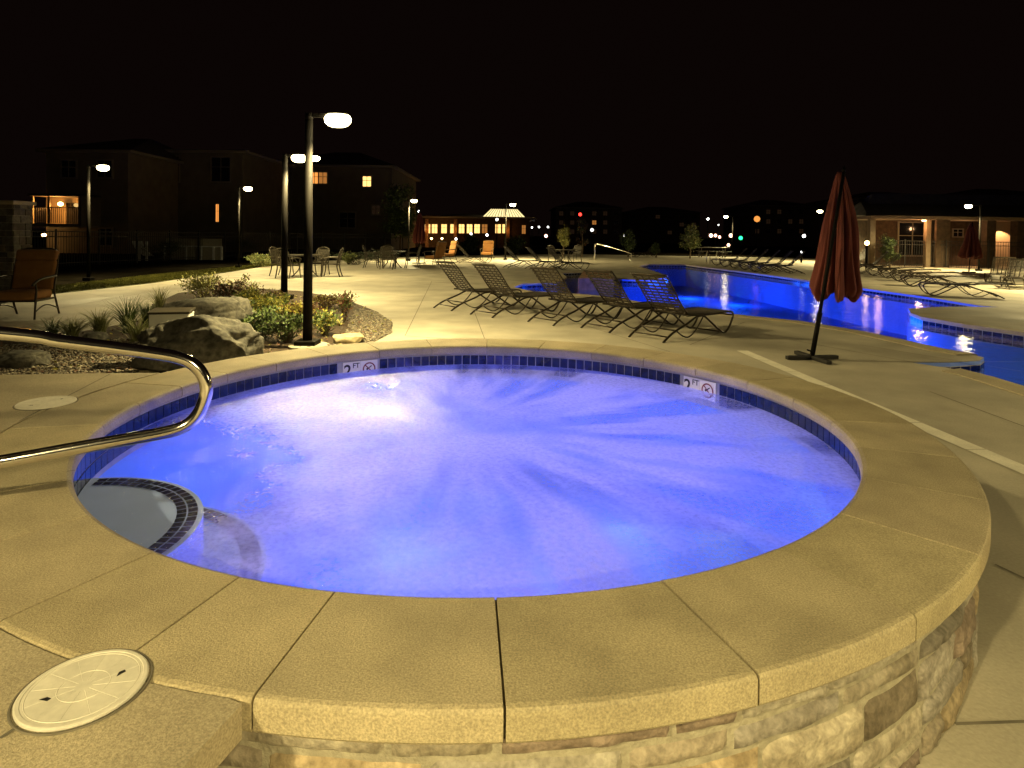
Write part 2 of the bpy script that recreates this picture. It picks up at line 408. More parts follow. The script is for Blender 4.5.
# control joints sawn in the deck
jm = MB()
def strip(a, b, w, z=.004, mb=jm):
    a, b = Vector(a[:2]), Vector(b[:2]); d = (b-a).normalized(); nn = Vector((-d.y, d.x))*w/2
    mb.add([(*(a-nn), z), (*(b-nn), z), (*(b+nn), z), (*(a+nn), z)], [(0, 1, 2, 3)])
for a, b in (((474, 311), (485, 340)), ((405, 336), (432, 281)), ((670, 352), (560, 318)), ((995, 565), (1100, 615)), ((955, 725), (1100, 720)),
             ((340, 269), (520, 275)), ((160, 290), (40, 312)), ((235, 286), (330, 272)), ((860, 345), (1024, 372)), ((790, 340), (910, 362)), ((880, 302), (1024, 300)), ((700, 262), (900, 270)),
             ((840, 362), (1050, 362)), ((130, 300), (60, 290)), ((560, 318), (500, 292)), ((745, 322), (690, 345)), ((930, 392), (1060, 440)), ((420, 300), (300, 290)), ((405, 336), (620, 352))):
    strip(W(*a), W(*b), .012)
for i in range(-3, 7):
    for (a_, b_) in (((i*3.1-4.6, 9.2), (i*3.1-4.6+3.0, 9.2+15)),):
        pass
jo = struct(jm.build('deck_joints', 'joint', recalc=False))
dm = MB()
A, B = W(742, 351), W(1030, 473); dv = (B-A); nseg = 9
for i in range(nseg):
    t0, t1 = i/nseg, (i+1)/nseg-.002
    strip(A+dv*t0*1.35, A+dv*t1*1.35, .15, .006, dm)
struct(dm.build('drain_strip', 'drain', recalc=False))

# ------------------------------------------------------------------ swimming pool
sp = thing('swimming_pool', 'large curved swimming pool glowing deep blue behind the sun loungers', 'pool', pool_poly[20])
PO = pool_poly[20]
n = len(pool_poly)
bs = MB(); tl_ = MB(); cp = MB(); gr = MB()
cum = 0
for i in range(n):
    a, b = pool_poly[i], pool_poly[(i+1) % n]
    bs.add([(a.x, a.y, -1.15), (b.x, b.y, -1.15), (b.x, b.y, -.002), (a.x, a.y, -.002)], [(0, 1, 2, 3)])
tri = tessellate_polygon([[Vector((p.x, p.y, 0)) for p in pool_poly]])
bs.add([(p.x, p.y, -1.15) for p in pool_poly], tri)
bs.build('basin', 'plaster', sp, PO).location = (0, 0, 0)
area = sum(a.x*b.y-b.x*a.y for a, b in zip(pool_poly, pool_poly[1:]+pool_poly[:1]))/2
sg = 1 if area > 0 else -1
for i in range(n):
    a, b = pool_poly[i], pool_poly[(i+1) % n]
    d = (b-a); L_ = d.length
    if L_ < .02: continue
    d = d/L_; inw = Vector((-d.y, d.x, 0))*sg
    if min(a.y, b.y) > 40: continue
    k = max(1, int(L_/.155)); st = L_/k
    q = [a+inw*.004, b+inw*.004]
    gr.add([(q[0].x, q[0].y, -.26), (q[1].x, q[1].y, -.26), (q[1].x, q[1].y, -.05), (q[0].x, q[0].y, -.05)], [(0, 1, 2, 3)])
    for j in range(k):
        p0 = a+d*(j*st+.006)+inw*.008; p1 = a+d*((j+1)*st-.006)+inw*.008; t = U(.5, 1.4)
        tl_.add([(p0.x, p0.y, -.245), (p1.x, p1.y, -.245), (p1.x, p1.y, -.06), (p0.x, p0.y, -.06)], [(0, 1, 2, 3)], 0, (t, t, t))
    # coping slab: slight overhang, one strip per edge
    c0, c1 = a+inw*.03, b+inw*.03; e0, e1 = a-inw*.30, b-inw*.30
gr.build('tile_backing', 'grout', sp, PO).location = (0, 0, 0)
tl_.build('waterline_tiles', 'tile', sp, PO).location = (0, 0, 0)
# coping: offset the outline by averaged normals
def offs(dist):
    res = []
    for i in range(n):
        p0, p1, p2 = pool_poly[i-1], pool_poly[i], pool_poly[(i+1) % n]
        d1 = (p1-p0).normalized(); d2 = (p2-p1).normalized()
        n1 = Vector((-d1.y, d1.x, 0))*sg; n2 = Vector((-d2.y, d2.x, 0))*sg
        m = (n1+n2)
        if m.length < .3: m = n1-d1*0
        m.normalize(); k = 1/max(.5, m.dot(n1))
        res.append(p1+m*dist*min(k, 1.6))
    return res
inn, = (offs(.035),); out_ = offs(-.28)
skip = set(range(12, 16)) | {0, 47, 48, 49, 50, 46, 38, 37, 36}
for i in range(n):
    j = (i+1) % n
    if i in skip or j in skip: continue
    a, b, c, d = inn[i], inn[j], out_[j], out_[i]
    for (z,) in ((.012,),):
        cp.add([(a.x, a.y, z), (b.x, b.y, z), (c.x, c.y, z), (d.x, d.y, z), (a.x, a.y, -.045), (b.x, b.y, -.045)], [(0, 1, 2, 3), (0, 4, 5, 1)])
        cp.add([(d.x, d.y, z), (c.x, c.y, z), (c.x, c.y, .0), (d.x, d.y, .0)], [(0, 1, 2, 3)])
cp.build('coping', 'terrace', sp, PO, recalc=False).location = (0, 0, 0)
wt = MB(); wt.add([(p.x, p.y, -.095) for p in pool_poly], tri)
ww = struct(wt.build('pool_water', 'water', recalc=False))
bm = bmesh.new(); bm.from_mesh(ww.data)
for f in bm.faces:
    if f.normal.z < 0: f.normal_flip()
bm.to_mesh(ww.data); bm.free()
for px, py, e in ((684, 291, 75), (715, 294, 60), (755, 299, 55), (800, 303, 50), (845, 308, 45), (672, 285, 85), (715, 283, 130), (760, 288, 110), (815, 293, 75), (690, 272, 170), (735, 276, 130), (640, 291, 30), (545, 287, 30), (572, 285, 30), (905, 317, 26)):
    p = W(px, py); light('pool_light', 'POINT', (p.x, p.y, -.68), e*1.15, (.01, .12, 1), .4)
# dark bench wall dividing the shallow arm
bw = MB(); c0 = [W(*p) for p in ((578, 287), (614, 287), (606, 277.5), (584, 277.5))]
bw.prism([(p.x, p.y) for p in c0], 0, 0.02); 
mid = sum(c0, Vector())/4
bw = MB(); bw.prism([(p.x, p.y) for p in c0], -1.1, .26)
o = bw.build('pool_bench_wall', 'brick', None, (mid.x, mid.y, 0)); tag(o, 'low dark brown wall block standing in the shallow arm of the big pool', 'wall'); bevel(o, .02)

# ------------------------------------------------------------------ round spa
CZ, CT = .5, .078
spa = thing('hot_tub', 'raised round spa of sandstone coping, full of foaming lavender blue water', 'hot tub', (SPC[0], SPC[1], 0))
RI, RO = 1.965, 2.40
joints = [-98.8, -85.8, -71.6, -58, -45.4, -32.3, -19.5, -6.5, 7.2, 21.2, 35.6, 49.7, 63.5, 77.4, 91.1, 105.3, 118.8, 132, 145, 157.5, 169.5, 181.5, 193.5, 205.5, 217, 229.5, 242.2, 252.4, 261.2]
for ji in range(len(joints)-1):
    a0, a1 = rad(joints[ji]), rad(joints[ji+1]); g = .0031
    k = 9; mb = MB()
    prof = [(RI+.03, -CT), (RI+.008, -CT+.006), (RI, -CT+.02), (RI, -.022), (RI+.006, -.008), (RI+.022, 0), (RO-.018, 0), (RO-.007, -.003), (RO-.001, -.010), (RO, -.02), (RO, -CT+.008), (RO-.006, -CT), ]
    vs = []; m_ = len(prof); dz = U(-.0012, .0012)
    for i in range(k+1):
        t = i/k
        for r, z in prof:
            gg = g/r; a = a0+gg+(a1-a0-2*gg)*t
            vs.append((r*cos(a), r*sin(a), CZ+z+dz))
    fs = [(i*m_+j, (i+1)*m_+j, (i+1)*m_+(j+1) % m_, i*m_+(j+1) % m_) for i in range(k) for j in range(m_)]
    fs += [tuple(range(m_))[::-1], tuple(k*m_+j for j in range(m_))]
    k_ = U(.90, 1.06); mb.add(vs, fs, 0, (k_, k_*U(.985, 1.01), k_*U(.95, 1.03))); o = mb.build('coping_stone', 'coping', spa)
# mortar core below / between coping stones
mb = MB(); N_ = 96
for i in range(N_):
    a0, a1 = 2*PI*i/N_, 2*PI*(i+1)/N_
    q = lambda r, a, z: (r*cos(a), r*sin(a), z)
    zt = CZ-.012
    r0, r1 = RI+.012, RO-.022
    mb.add([q(r0, a0, zt), q(r0, a1, zt), q(r1, a1, zt), q(r1, a0, zt)], [(0, 1, 2, 3)])
    mb.add([q(r0, a0, CZ-CT+.002), q(r0, a1, CZ-CT+.002), q(r0, a1, zt), q(r0, a0, zt)], [(0, 1, 2, 3)])
    mb.add([q(r1, a0, CZ-CT+.002), q(r1, a1, CZ-CT+.002), q(r1, a1, zt), q(r1, a0, zt)], [(0, 1, 2, 3)])
    mb.add([q(r0+.01, a0, CZ-CT+.001), q(r0+.01, a1, CZ-CT+.001), q(r1, a1, CZ-CT+.001), q(r1, a0, CZ-CT+.001)], [(0, 1, 2, 3)])
    mb.add([q(2.351, a0, -.02), q(2.351, a1, -.02), q(2.351, a1, CZ-CT), q(2.351, a0, CZ-CT)], [(0, 1, 2, 3)])
mb.build('mortar_bed', 'mortar', spa, recalc=False)
# basin + tiles
mb = MB(); prof = [(2.0, CZ-CT), (2.0, -.48), (1.9, -.56), (.0, -.58)]
N_ = 96
for i in range(N_):
    a0, a1 = 2*PI*i/N_, 2*PI*(i+1)/N_
    for (ra, za), (rb, zb) in zip(prof, prof[1:]):
        mb.add([(ra*cos(a0), ra*sin(a0), za), (ra*cos(a1), ra*sin(a1), za), (rb*cos(a1), rb*sin(a1), zb), (rb*cos(a0), rb*sin(a0), zb)], [(0, 1, 2, 3)])
mb.build('basin', 'spa_plaster', spa, recalc=False)
mk = [math.atan2(*( (W(*p, .37)-Vector((*SPC, .37))).yx )) for p in ((361.5, 367), (695, 386))]
mb = MB(); NT = 170; rT = 1.988
gb = MB()
for i in range(NT):
    a0, a1 = 2*PI*i/NT, 2*PI*(i+1)/NT
    gb.add([(1.994*cos(a0), 1.994*sin(a0), .22), (1.994*cos(a1), 1.994*sin(a1), .22), (1.994*cos(a1), 1.994*sin(a1), CZ-CT), (1.994*cos(a0), 1.994*sin(a0), CZ-CT)], [(0, 1, 2, 3)])
    am = (a0+a1)/2
    if any(abs((am-m+PI) % (2*PI)-PI) < .083 for m in mk): continue
    g = .004/rT; b0, b1 = a0+g, a1-g
    for z0, z1 in ((.333, .413), (.255, .325)):
        t = U(.6, 1.5); f = (t*U(.8, 1.1), t, t*U(.9, 1.15)); e = .003
        V = [(rT*cos(b0), rT*sin(b0), z0), (rT*cos(b1), rT*sin(b1), z0), (rT*cos(b1), rT*sin(b1), z1), (rT*cos(b0), rT*sin(b0), z1)]
        r2 = rT+.006
        V += [(r2*cos(b0), r2*sin(b0), z0), (r2*cos(b1), r2*sin(b1), z0), (r2*cos(b1), r2*sin(b1), z1), (r2*cos(b0), r2*sin(b0), z1)]
        mb.add(V, [(0, 1, 2, 3), (0, 4, 5, 1), (1, 5, 6, 2), (2, 6, 7, 3), (3, 7, 4, 0)], 0, f)
gb.build('grout_band', 'grout', spa, recalc=False)
mb.build('waterline_tiles', 'tile', spa, recalc=False)
# depth marker tiles: 2 FT / no diving
def text_mesh(s, size):
    cu = bpy.data.curves.new('t', 'FONT'); cu.body = s; cu.size = size; cu.align_x = 'CENTER'; cu.offset = size*.018
    ob = bpy.data.objects.new('t', cu); COL.objects.link(ob)
    bpy.context.view_layer.update()
    dg = bpy.context.evaluated_depsgraph_get(); me = bpy.data.meshes.new_from_object(ob.evaluated_get(dg))
    bpy.data.objects.remove(ob); return me
for m in mk:
    th_l = m+.0385; th_r = m-.0385
    # orientation: plate local x = to the viewer's right seen from the spa centre
    for th, which in ((th_l, 0), (th_r, 1)):
        rt = Vector((sin(th), -cos(th), 0)); inw = Vector((-cos(th), -sin(th), 0)); up = Vector((0, 0, 1))
        c = Vector((cos(th), sin(th), 0))*1.984+Vector((0, 0, .343))
        Mx = Matrix((rt, up, inw)).transposed().to_4x4(); Mx.translation = c
        b_ = MB(); b_.box((0, 0, 0), (.150, .146, .008))
        pl = b_.build('depth_marker', 'sign', spa); pl.matrix_local = Mx; bevel(pl, .002)
        if which == 0:
            for txt, size, dx, dy, nm in (('2', .135, -.036, -.042, 'numeral'), ('FT', .058, .038, .02, 'lettering')):
                me = text_mesh(txt, size); me.materials.append(M['ink'])
                tb = bpy.data.objects.new(nm, me); COL.objects.link(tb); tb.parent = pl; tb.location = (dx, dy, .0052)
        else:
            rg = MB(); ring = []
            for i in range(32):
                a = 2*PI*i/32; ring += [(.056*cos(a), .056*sin(a), 0), (.045*cos(a), .045*sin(a), 0)]
            rg.add(ring, [(2*i, (2*i+2) % 64, (2*i+3) % 64, 2*i+1) for i in range(32)])
            rg.box((0, 0, .0002), (.1, .009, .0004), Matrix.Rotation(rad(-45), 3, 'Z'))
            o = rg.build('no_diving_ring', 'redink', pl, recalc=False); o.location = (0, 0, .0054)
            fg = MB(); fg.lathe([(.009, 0), (.009, .0004)], 14, (-.016, .0, 0)); fg.tube([(-.008, .003, .0002), (.006, .016, .0002), (.022, .026, .0002)], .0045, 5); pass
            o = fg.build('diver_figure', 'ink', pl, recalc=False); o.location = (0, 0, .0050); o.scale = (1, 1, .05)
# stone veneer
mb = MB(); cols = [(.24, .2, .15), (.46, .41, .32), (.36, .31, .24), (.42, .39, .34), (.50, .45, .36), (.30, .235, .19), (.46, .37, .24), (.38, .35, .31), (.52, .48, .40), (.27, .245, .21)]
zc = [-.01, .085, .17, .29, .355, .422]
def stone_patch(a0, a1, z0, z1, seed, R0=2.352):
    w = (a1-a0)*R0; h = z1-z0; nx = max(4, int(w/.02)); nz = max(4, int(h/.016)); g = .006
    tint = random.choice(cols); k = U(.75, 1.15); tint = tuple(x*k for x in tint); depth = U(.008, .018)
    vs = []; fs = []
    for i in range(nx+1):
        for j in range(nz+1):
            u, v = i/nx, j/nz
            x = a0*R0+g+(w-2*g)*u; z = z0+g+(h-2*g)*v
            eu = min(u, 1-u)*w; ev = min(v, 1-v)*h; e = min(eu, ev)
            prof = 1-math.exp(-e/.0055)
            nn = noise.noise(Vector((x*9, z*14, seed)))*.55+noise.noise(Vector((x*28, z*40, seed)))*.3+noise.noise(Vector((x*70, z*90, seed)))*.12
            st_ = noise.noise(Vector((x*4, z*55, seed+3)))*.30; r = R0-.004+prof*(depth*(1+nn*1.1+st_)+.004)
            x += noise.noise(Vector((x*20, z*20, seed+5)))*.006*(1 if 0 < j < nz else .8); z += noise.noise(Vector((x*16, z*16, seed+9)))*.006
            a = x/R0; vs.append((r*cos(a), r*sin(a), max(z, -.01)))
    for i in range(nx):
        for j in range(nz): fs.append((i*(nz+1)+j, (i+1)*(nz+1)+j, (i+1)*(nz+1)+j+1, i*(nz+1)+j+1))
    mb.add(vs, fs, 0, tint)
for c in range(5):
    a = rad(-101)-U(0, .05)
    while a < rad(60):
        w = U(.13, .46)/2.33; z0, z1 = zc[c], zc[c+1]
        if c in (0, 2) and R() < .25 :
            zm = (z0+z1)/2+U(-.01, .01); stone_patch(a, a+w, z0, zm, R()*99); stone_patch(a, a+w, zm, z1, R()*99)
        else: stone_patch(a, a+w, z0, z1, R()*99)
        a += w
ob = mb.build('stone_veneer', 'stone', spa, smooth=True, recalc=False)
# half-round entry steps with tile edges, clipped to the basin
def step(R_, ztop, name, tiled=True, flip=1):
    mb = MB(); cx, cy = STEPC[0]-SPC[0], STEPC[1]-SPC[1]; ns = 72
    base = math.atan2(-cy, -cx); RB = 1.985; out = math.atan2(cy, cx); pts = []
    for i in range(ns*2+1):
        a = base+rad(-170)+rad(340)*i/(ns*2); x, y = cx+R_*cos(a), cy+R_*sin(a)
        if math.hypot(x, y) < RB: pts.append((x, y))
    nrm = lambda q: (math.atan2(q[1], q[0])-out+PI) % (2*PI)-PI
    d0, d1 = nrm(pts[-1]), nrm(pts[0])
    poly = pts+[(RB*cos(out+d0+(d1-d0)*i/12), RB*sin(out+d0+(d1-d0)*i/12)) for i in range(13)]
    mb.prism(poly, -.5, ztop); ob = mb.build(name, 'step_plaster' if ztop > .2 else 'step_blue', spa)
    tb = MB(); NTI = int(R_*rad(224)/.052)
    for row, rr_ in enumerate((R_-.105, R_-.06)) if tiled else ():
        for i in range(NTI):
            a = base+rad(-112)+rad(224)*(i+.04)/NTI; b = base+rad(-112)+rad(224)*(i+.92)/NTI
            q = [(cx+r*cos(t), cy+r*sin(t)) for r, t in ((rr_, a), (rr_, b), (rr_+.038, b), (rr_+.038, a))]
            if any(math.hypot(*p) > 1.98 for p in q): continue
            t = U(.5, 1.1); tb.add([(*p, ztop+.004) for p in q], [(0, 1, 2, 3)], 0, (t*.5, t*.5, t*.4))
    if tiled:
        o = tb.build('step_tiles', 'tile', ob, recalc=False)
    return ob
step(.64, .262, 'entry_step'); step(.90, .03, 'entry_step')
# the water
mb = MB(); N_ = 96; mb.add([(1.99*cos(2*PI*i/N_), 1.99*sin(2*PI*i/N_), 0) for i in range(N_)], [tuple(range(N_))])
sw = struct(mb.build('spa_water', 'spa_water', recalc=False)); sw.location = (SPC[0], SPC[1], .333)
def light(name, typ, loc, e, c, size=.1, **k):
    ld = bpy.data.lights.new(name, typ); ld.energy = e; ld.color = c
    if typ in ('POINT', 'SPOT'): ld.shadow_soft_size = size
    for a, v in k.items(): setattr(ld, a, v)
    lo = bpy.data.objects.new(name, ld); COL.objects.link(lo); lo.location = loc; return lo
SPAC = (.25, .20, 1.0)
for x, y, z_, e in ((-.55, .45, -.3, 15), (.95, .75, -.3, 14), (.95, -.75, -.3, 14), (-.25, -1.1, -.3, 14), (-1.25, .2, -.1, 8), (0, 1.2, -.3, 8), (.35, -.05, -.3, 13), (-.75, -.7, .12, 3.4), (.33, .05, .1, .8)):
    light('spa_light', 'POINT', (SPC[0]+x, SPC[1]+y, z_), e*.58, SPAC, .25 if z_ < 0 else .12)
gp = W(384, 413, .32)
light('spa_glow_light', 'POINT', (gp.x, gp.y, .20), 1.5, (.85, .7, 1), .05)  # added just below the surface to make the bright spot in the foam

# raised terrace on the left
arc = [(SPC[0]+(RO+.006)*cos(rad(a)), SPC[1]+(RO+.006)*sin(rad(a))) for a in range(162, 262, 2)]
tp = [(-8.3, 4.25), (-3.48, 4.33), (-2.9, 4.42)]+arc+[(-.56, 1.33), (-.62, 1.1), (-.75, -1.0), (-8.3, -1.0)]
mb = MB(); mb.prism(tp, CZ-CT, CZ-.002); o = struct(mb.build('terrace', 'terrace', None, (-4, 2, 0))); 
tp2 = [(p[0], p[1]) for p in tp]
mb = MB()
wl = [(-8.25, 4.2), (-3.48, 4.28), (-2.8, 4.36)]
mb.prism([(-8.25, 4.2), (-2.75, 4.3), (-2.45, 3.6), (-2.3, 2.7), (-1.5, 1.75), (-.8, 1.42), (-.7, 1.1), (-.8, -.95), (-8.25, -.95)], -.02, CZ-CT)
struct(mb.build('terrace_wall', 'mortar'))
sj = MB()
def tj(a, b, w=.008): strip(W(*a, CZ), W(*b, CZ), w, CZ, sj)
tj((0, 738), (40, 712)); tj((19, 421), (110, 374)); tj((-60, 492), (75, 470))  # last strip is the handrail's shadow drawn as a dark line, others are joints
struct(sj.build('terrace_joints_rail_shadow', 'joint', recalc=False))

def lid(p, r, label, rz, group='round lids in the terrace'):
    t = thing('skimmer_lid', label, 'lid', p, rz, group)
    mb = MB(); mb.lathe([(r, 0), (r, .0045), (r-.003, .0062), (r-.010, .0062), (r-.011, .005), (0.001, .005)], 64)
    mb.lathe([(r*.98, .0), (r*.98, .001)], 48)
    for rr in (.86, .40): mb.tube([(r*rr*cos(2*PI*i/48), r*rr*sin(2*PI*i/48), .0045) for i in range(48)], .0014, 4, closed=True)
    for i in range(12):
        a = 2*PI*i/12+.2; mb.tube([(r*.14*cos(a), r*.14*sin(a), .0044), (r*.84*cos(a), r*.84*sin(a), .0044)], .0011, 4)
    o = mb.build('cover', 'lid', t, smooth=False)
    for s in (-1, 1):
        h = MB(); h.prism([(-.011, -.003), (.009, -.005), (.011, .003), (.0, .006)], -.002, .0056); q = h.build('finger_hole', 'black', t); q.location = (s*r*.55, s*.01, 0); q.rotation_euler = (0, 0, s*.6)
    g = MB(); g.tube([((r+.006)*cos(2*PI*i/64), (r+.006)*sin(2*PI*i/64), -.001) for i in range(64)], .003, 6, closed=True)
    g.build('rim', 'joint', t)
    return t
p = W(84, 688, CZ); lid(p, .123, 'round cream plastic lid in the terrace beside the near end of the coping', .5)
p = W(46.5, 403, CZ); lid(p, .145, 'round cream lid farther back on the terrace, below the steel handrail', 1.0)

# hand rail
hr = thing('handrail', 'polished steel loop handrail reaching from the terrace over the spa steps', 'handrail', (-2.95, 1.83, CZ))
def hp(px, py):   # point on the vertical plane of the rail
    d = ray(px, py); # y = 2.4+.32*(x+1.15)
    t = (2.4+.32*1.15)/(d.y-.32*d.x); return Vector((d.x*t, d.y*t, CAMZ+d.z*t))
key = [hp(0, 333), hp(60, 341), hp(120, 348.5), hp(160, 354), hp(180, 358), hp(193, 364), hp(202, 374), hp(206.5, 388), hp(203, 404), hp(195, 418), hp(182, 427.5), hp(160, 433.5), hp(120, 440.5), hp(80, 447.5), hp(40, 454.8), hp(0, 462)]
dx = (key[0]-key[1]).normalized()
l0 = key[0]; 
pre = [Vector((-3.25, 1.728, CZ)), Vector((-3.25, 1.728, CZ+.35)), Vector((-3.2, 1.744, 1.12)), Vector((-3.02, 1.80, 1.25)), Vector((-2.7, 1.904, 1.262))]
ld_ = key[-1]+(key[-1]-key[-3])*1.5
post = [ld_, ld_+(key[-1]-key[-3])*.5+Vector((0, 0, -.03)), Vector((ld_.x-.16, ld_.y-.05, CZ))]
path = smooth_pts(pre+key+post, 5)
mb = MB(); mb.tube(path, .0235, 20); mb.build('rail', 'steel', hr, hr.location, smooth=True).location = (0, 0, 0)
for q in (pre[0], post[-1]):
    e = MB(); e.lathe([(.055, 0), (.055, .006), (.03, .014), (.022, .014)], 24); o = e.build('escutcheon', 'steel', hr, smooth=True); o.location = q-hr.location

# ------------------------------------------------------------------ lamps
def street_lamp(base, H, off, label, energy=0, side=1, thick=.05, group='pole lamps around the pool', vis=True, baseplate=True):
    t = thing('street_lamp', label, 'street lamp', base, 0, group)
    mb = MB(); mb.tube([(0, 0, 0), (0, 0, H-.05)], [thick, thick*.8], 12); mb.tube([(0, 0, H-.05), (0, 0, H+.03)], thick*.8, 12)
    mb.build('pole', 'pole', t, smooth=True)
    if baseplate:
        b = MB(); b.box((0, 0, .05), (thick*4.4, thick*4.4, .10)); bevel(b.build('base', 'pole', t), .01)
    a = MB(); a.box((side*off*.4, 0, H-.0), (off*.8, .05, .045)); a.build('arm', 'pole', t)
    h = MB(); h.lathe([(.05, .055), (.13, .045), (.15, .03), (.13, .024)], 28, (side*off, 0, H-.01), sx=1.0, sy=.8); h.build('head', 'pole', t, smooth=True)
    l = MB(); l.lathe([(.10, .026), (.155, .012), (.175, -.03), (.165, -.08), (.125, -.12), (.07, -.138), (.005, -.142)], 28, (side*off, 0, H-.01), sx=1.0, sy=.8); l.build('lens', 'lens', t, smooth=True)
    if energy:
        lo = light('lamp_light', 'SPOT', (side*off, 0, H-.18), energy, LAMPC, .09, spot_size=rad(152), spot_blend=.5); lo.parent = t; lo.rotation_euler = (0, -side*rad(16), 0)
    return t
LE = 1900
def lamp_px(hx, hy, polex, d, label, energy, side=1, **k):
    b = at(polex, 300, d); top = at(hx, hy, d); H = top.z+.06
    off = abs(top.x-b.x); 
    bx = at(polex, hy, d).x
    return street_lamp((bx, d, 0), H, max(off, .22), label, energy, side, **k)
lamp_px(339, 120.5, 309, 8.25, 'tall dark pole lamp nearest the spa, rising from the planting bed', LE*.62, thick=.062)
lamp_px(300, 158.5, 285, 14.2, 'dark pole lamp in the bed just left of the nearest pole lamp', LE*.55, thick=.075)
lamp_px(312, 158.5, 308, 21, 'pole lamp standing hidden behind the tallest pole, only its head showing', LE*.6, thick=.04)
lamp_px(103, 168, 88.5, 18.6, 'pole lamp on the lawn left of the dark apartment houses', LE*.55)
lamp_px(248.5, 189, 239, 26.5, 'pole lamp at the lawn edge between two dark houses', LE*.55)
lamp_px(415, 201, 409, 35, 'pole lamp left of the lit clubhouse windows', LE)
lamp_px(514, 205, 506, 38, 'pole lamp in front of the glowing clubhouse roof lantern', LE)
lamp_px(727.5, 217, 733, 53, 'distant pole lamp behind the small tree at the far pool end', LE, side=-1)
lamp_px(822, 211.5, 829, 41, 'pole lamp half hidden behind the closed umbrella', LE, side=-1)
lamp_px(971, 206.5, 980.5, 31.8, 'pole lamp in front of the lit pool house on the far right', LE*.9, side=-1)
# the lamps that light the front of the spa from behind the viewpoint
street_lamp((-3.6, -2.6, CZ), 3.2, .4, 'pole lamp on the raised terrace behind the viewpoint', LE*.72)
street_lamp((3.4, -3.6, 0), 3.4, .4, 'pole lamp on the low deck behind the viewpoint', LE*.85, side=-1)
street_lamp((17.5, 19.5, 0), 3.4, .4, 'pole lamp on the far deck beyond the right edge of the view', LE*1.1, side=-1)
street_lamp((11, 4.6, 0), 3.4, .4, 'added unseen pole lamp right of the view, brightening the right deck', LE*.4, side=-1)  # added out of view as weak fill for the right-hand deck
street_lamp((17, 27, 0), 3.4, .4, 'pole lamp on the far deck behind the loungers', LE*.0+1, side=-1) if 0 else None

# ------------------------------------------------------------------ sun loungers
def make_lounger(flat=False):
    t = thing('sun_lounger', '', 'sun lounger', (0, 0, 0))
    w = .31
    for nm, s in (('side_rail', 1), ('side_rail', -1)):
        y = s*w; mb = MB()
        mb.tube(smooth_pts([(.50, y, .37), (.9, y, .335), (1.35, y, .325), (1.68, y, .335), (1.80, y, .30), (1.80, y, .22), (1.70, y, .08), (1.60, y, .015), (1.50, y, .03), (1.30, y, .14), (1.05, y, .29), (.95, y, .325)], 4), .0175, 6)
        mb.build(nm, 'bronze', t, smooth=True)
        l = MB(); l.tube(smooth_pts([(.98, y, .325), (.80, y, .31), (.55, y, .22), (.28, y, .14), (.10, y, .06), (0, y, 0)], 4), .0175, 6)
        l.build('leg', 'bronze', t, smooth=True)
        l = MB(); l.tube(smooth_pts([(.30, y, .155), (.46, y, .06), (.62, y, .03), (.80, y, .12), (.98, y, .30)], 4), .012, 6)
        l.build('brace', 'bronze', t, smooth=True)
        b = MB(); b.tube(smooth_pts([(.60, y*.97, .36), (.42, y*.97, .53), (.22, y*.97, .77), (.06, y*.97, .94), (.02, y*.95, .955)] if not flat else [(.60, y*.97, .36), (.3, y*.97, .37), (0, y*.97, .38), (-.2, y*.97, .39)], 3), .0125, 6)
        b.build('back_rail', 'bronze', t, smooth=True)
    for p in ((-.2, .39) if flat else (.02, .955), (.58, .37), (1.8, .27), (.29, .15), (1.56, .02), (.12, .07)):
        c = MB(); c.tube([(p[0], -w, p[1]), (p[0], w, p[1])], .012, 6)
        c.build('cross_bar', 'bronze', t, smooth=True)
    s = MB()
    for i in range(13):
        u = i/12; x = .60+(.04-.60)*u; z = .37+(.93-.37)*u+.03*sin(PI*u)*-.5
        if flat: s.box((.55-u*.74, 0, .372), (.034, 2*w*.97, .006)); continue
        s.box((x, 0, z), (.034, 2*w*.97, .006), Matrix.Rotation(rad(44), 3, 'Y'))
    for j in range(5):
        y = (-.24+.12*j)
        if flat: s.box((.2, y, .366), (.78, .026, .005)); continue
        s.box((.32, y, .655-.012), (.80, .026, .005), Matrix.Rotation(rad(45.2), 3, 'Y'))
    s.build('back_webbing', 'strap', t)
    s = MB()
    for i in range(20): s.box((.66+i*.058, 0, .338-.012*sin(i/19*PI)), (.032, 2*w, .006))
    for j in range(7): s.box((1.2, -.27+.09*j, .325), (1.16, .028, .005))
    s.build('seat_webbing', 'strap', t)
    return t
proto = make_lounger(); first = [True]; protof = make_lounger(True); firstf = [True]
def place(pr, flag, loc, rz, label, group, sc_=1):
    o = pr if flag[0] else copy_tree(pr)
    flag[0] = False; o.location = loc; o.rotation_euler = (0, 0, rz); o['label'] = label
    if group: o['group'] = group
    if sc_ != 1: o.scale = (sc_,)*3
    return o
near = [((663, 343), 'dark strap sun lounger nearest the closed umbrella, its foot end at the right'), ((609, 333), 'strap sun lounger second from the umbrella in the near row, back against blue water'),
        ((553, 326), 'middle strap sun lounger of the five behind the spa'), ((492, 318), 'strap sun lounger second from the left of the five behind the spa'), ((451, 311), 'leftmost strap sun lounger of the five behind the spa')]
ang = [rad(40), rad(38), rad(41), rad(43), rad(40)]
for (p, lb), a in zip(near, ang):
    q = W(*p); wv = Vector((-sin(a), cos(a), 0))*.31
    place(proto, first, q+wv, a, lb, 'sun loungers in a row behind the spa')
def row(pts, ang_, lbl, grp, flats=()):
    ords = ['first', 'second', 'third', 'fourth', 'fifth', 'sixth', 'seventh', 'eighth', 'ninth', 'tenth']
    for i, p in enumerate(pts):
        q = W(*p); k = i in flats; place(protof if k else proto, firstf if k else first, q, ang_+U(-.05, .05), lbl % ords[i], grp)
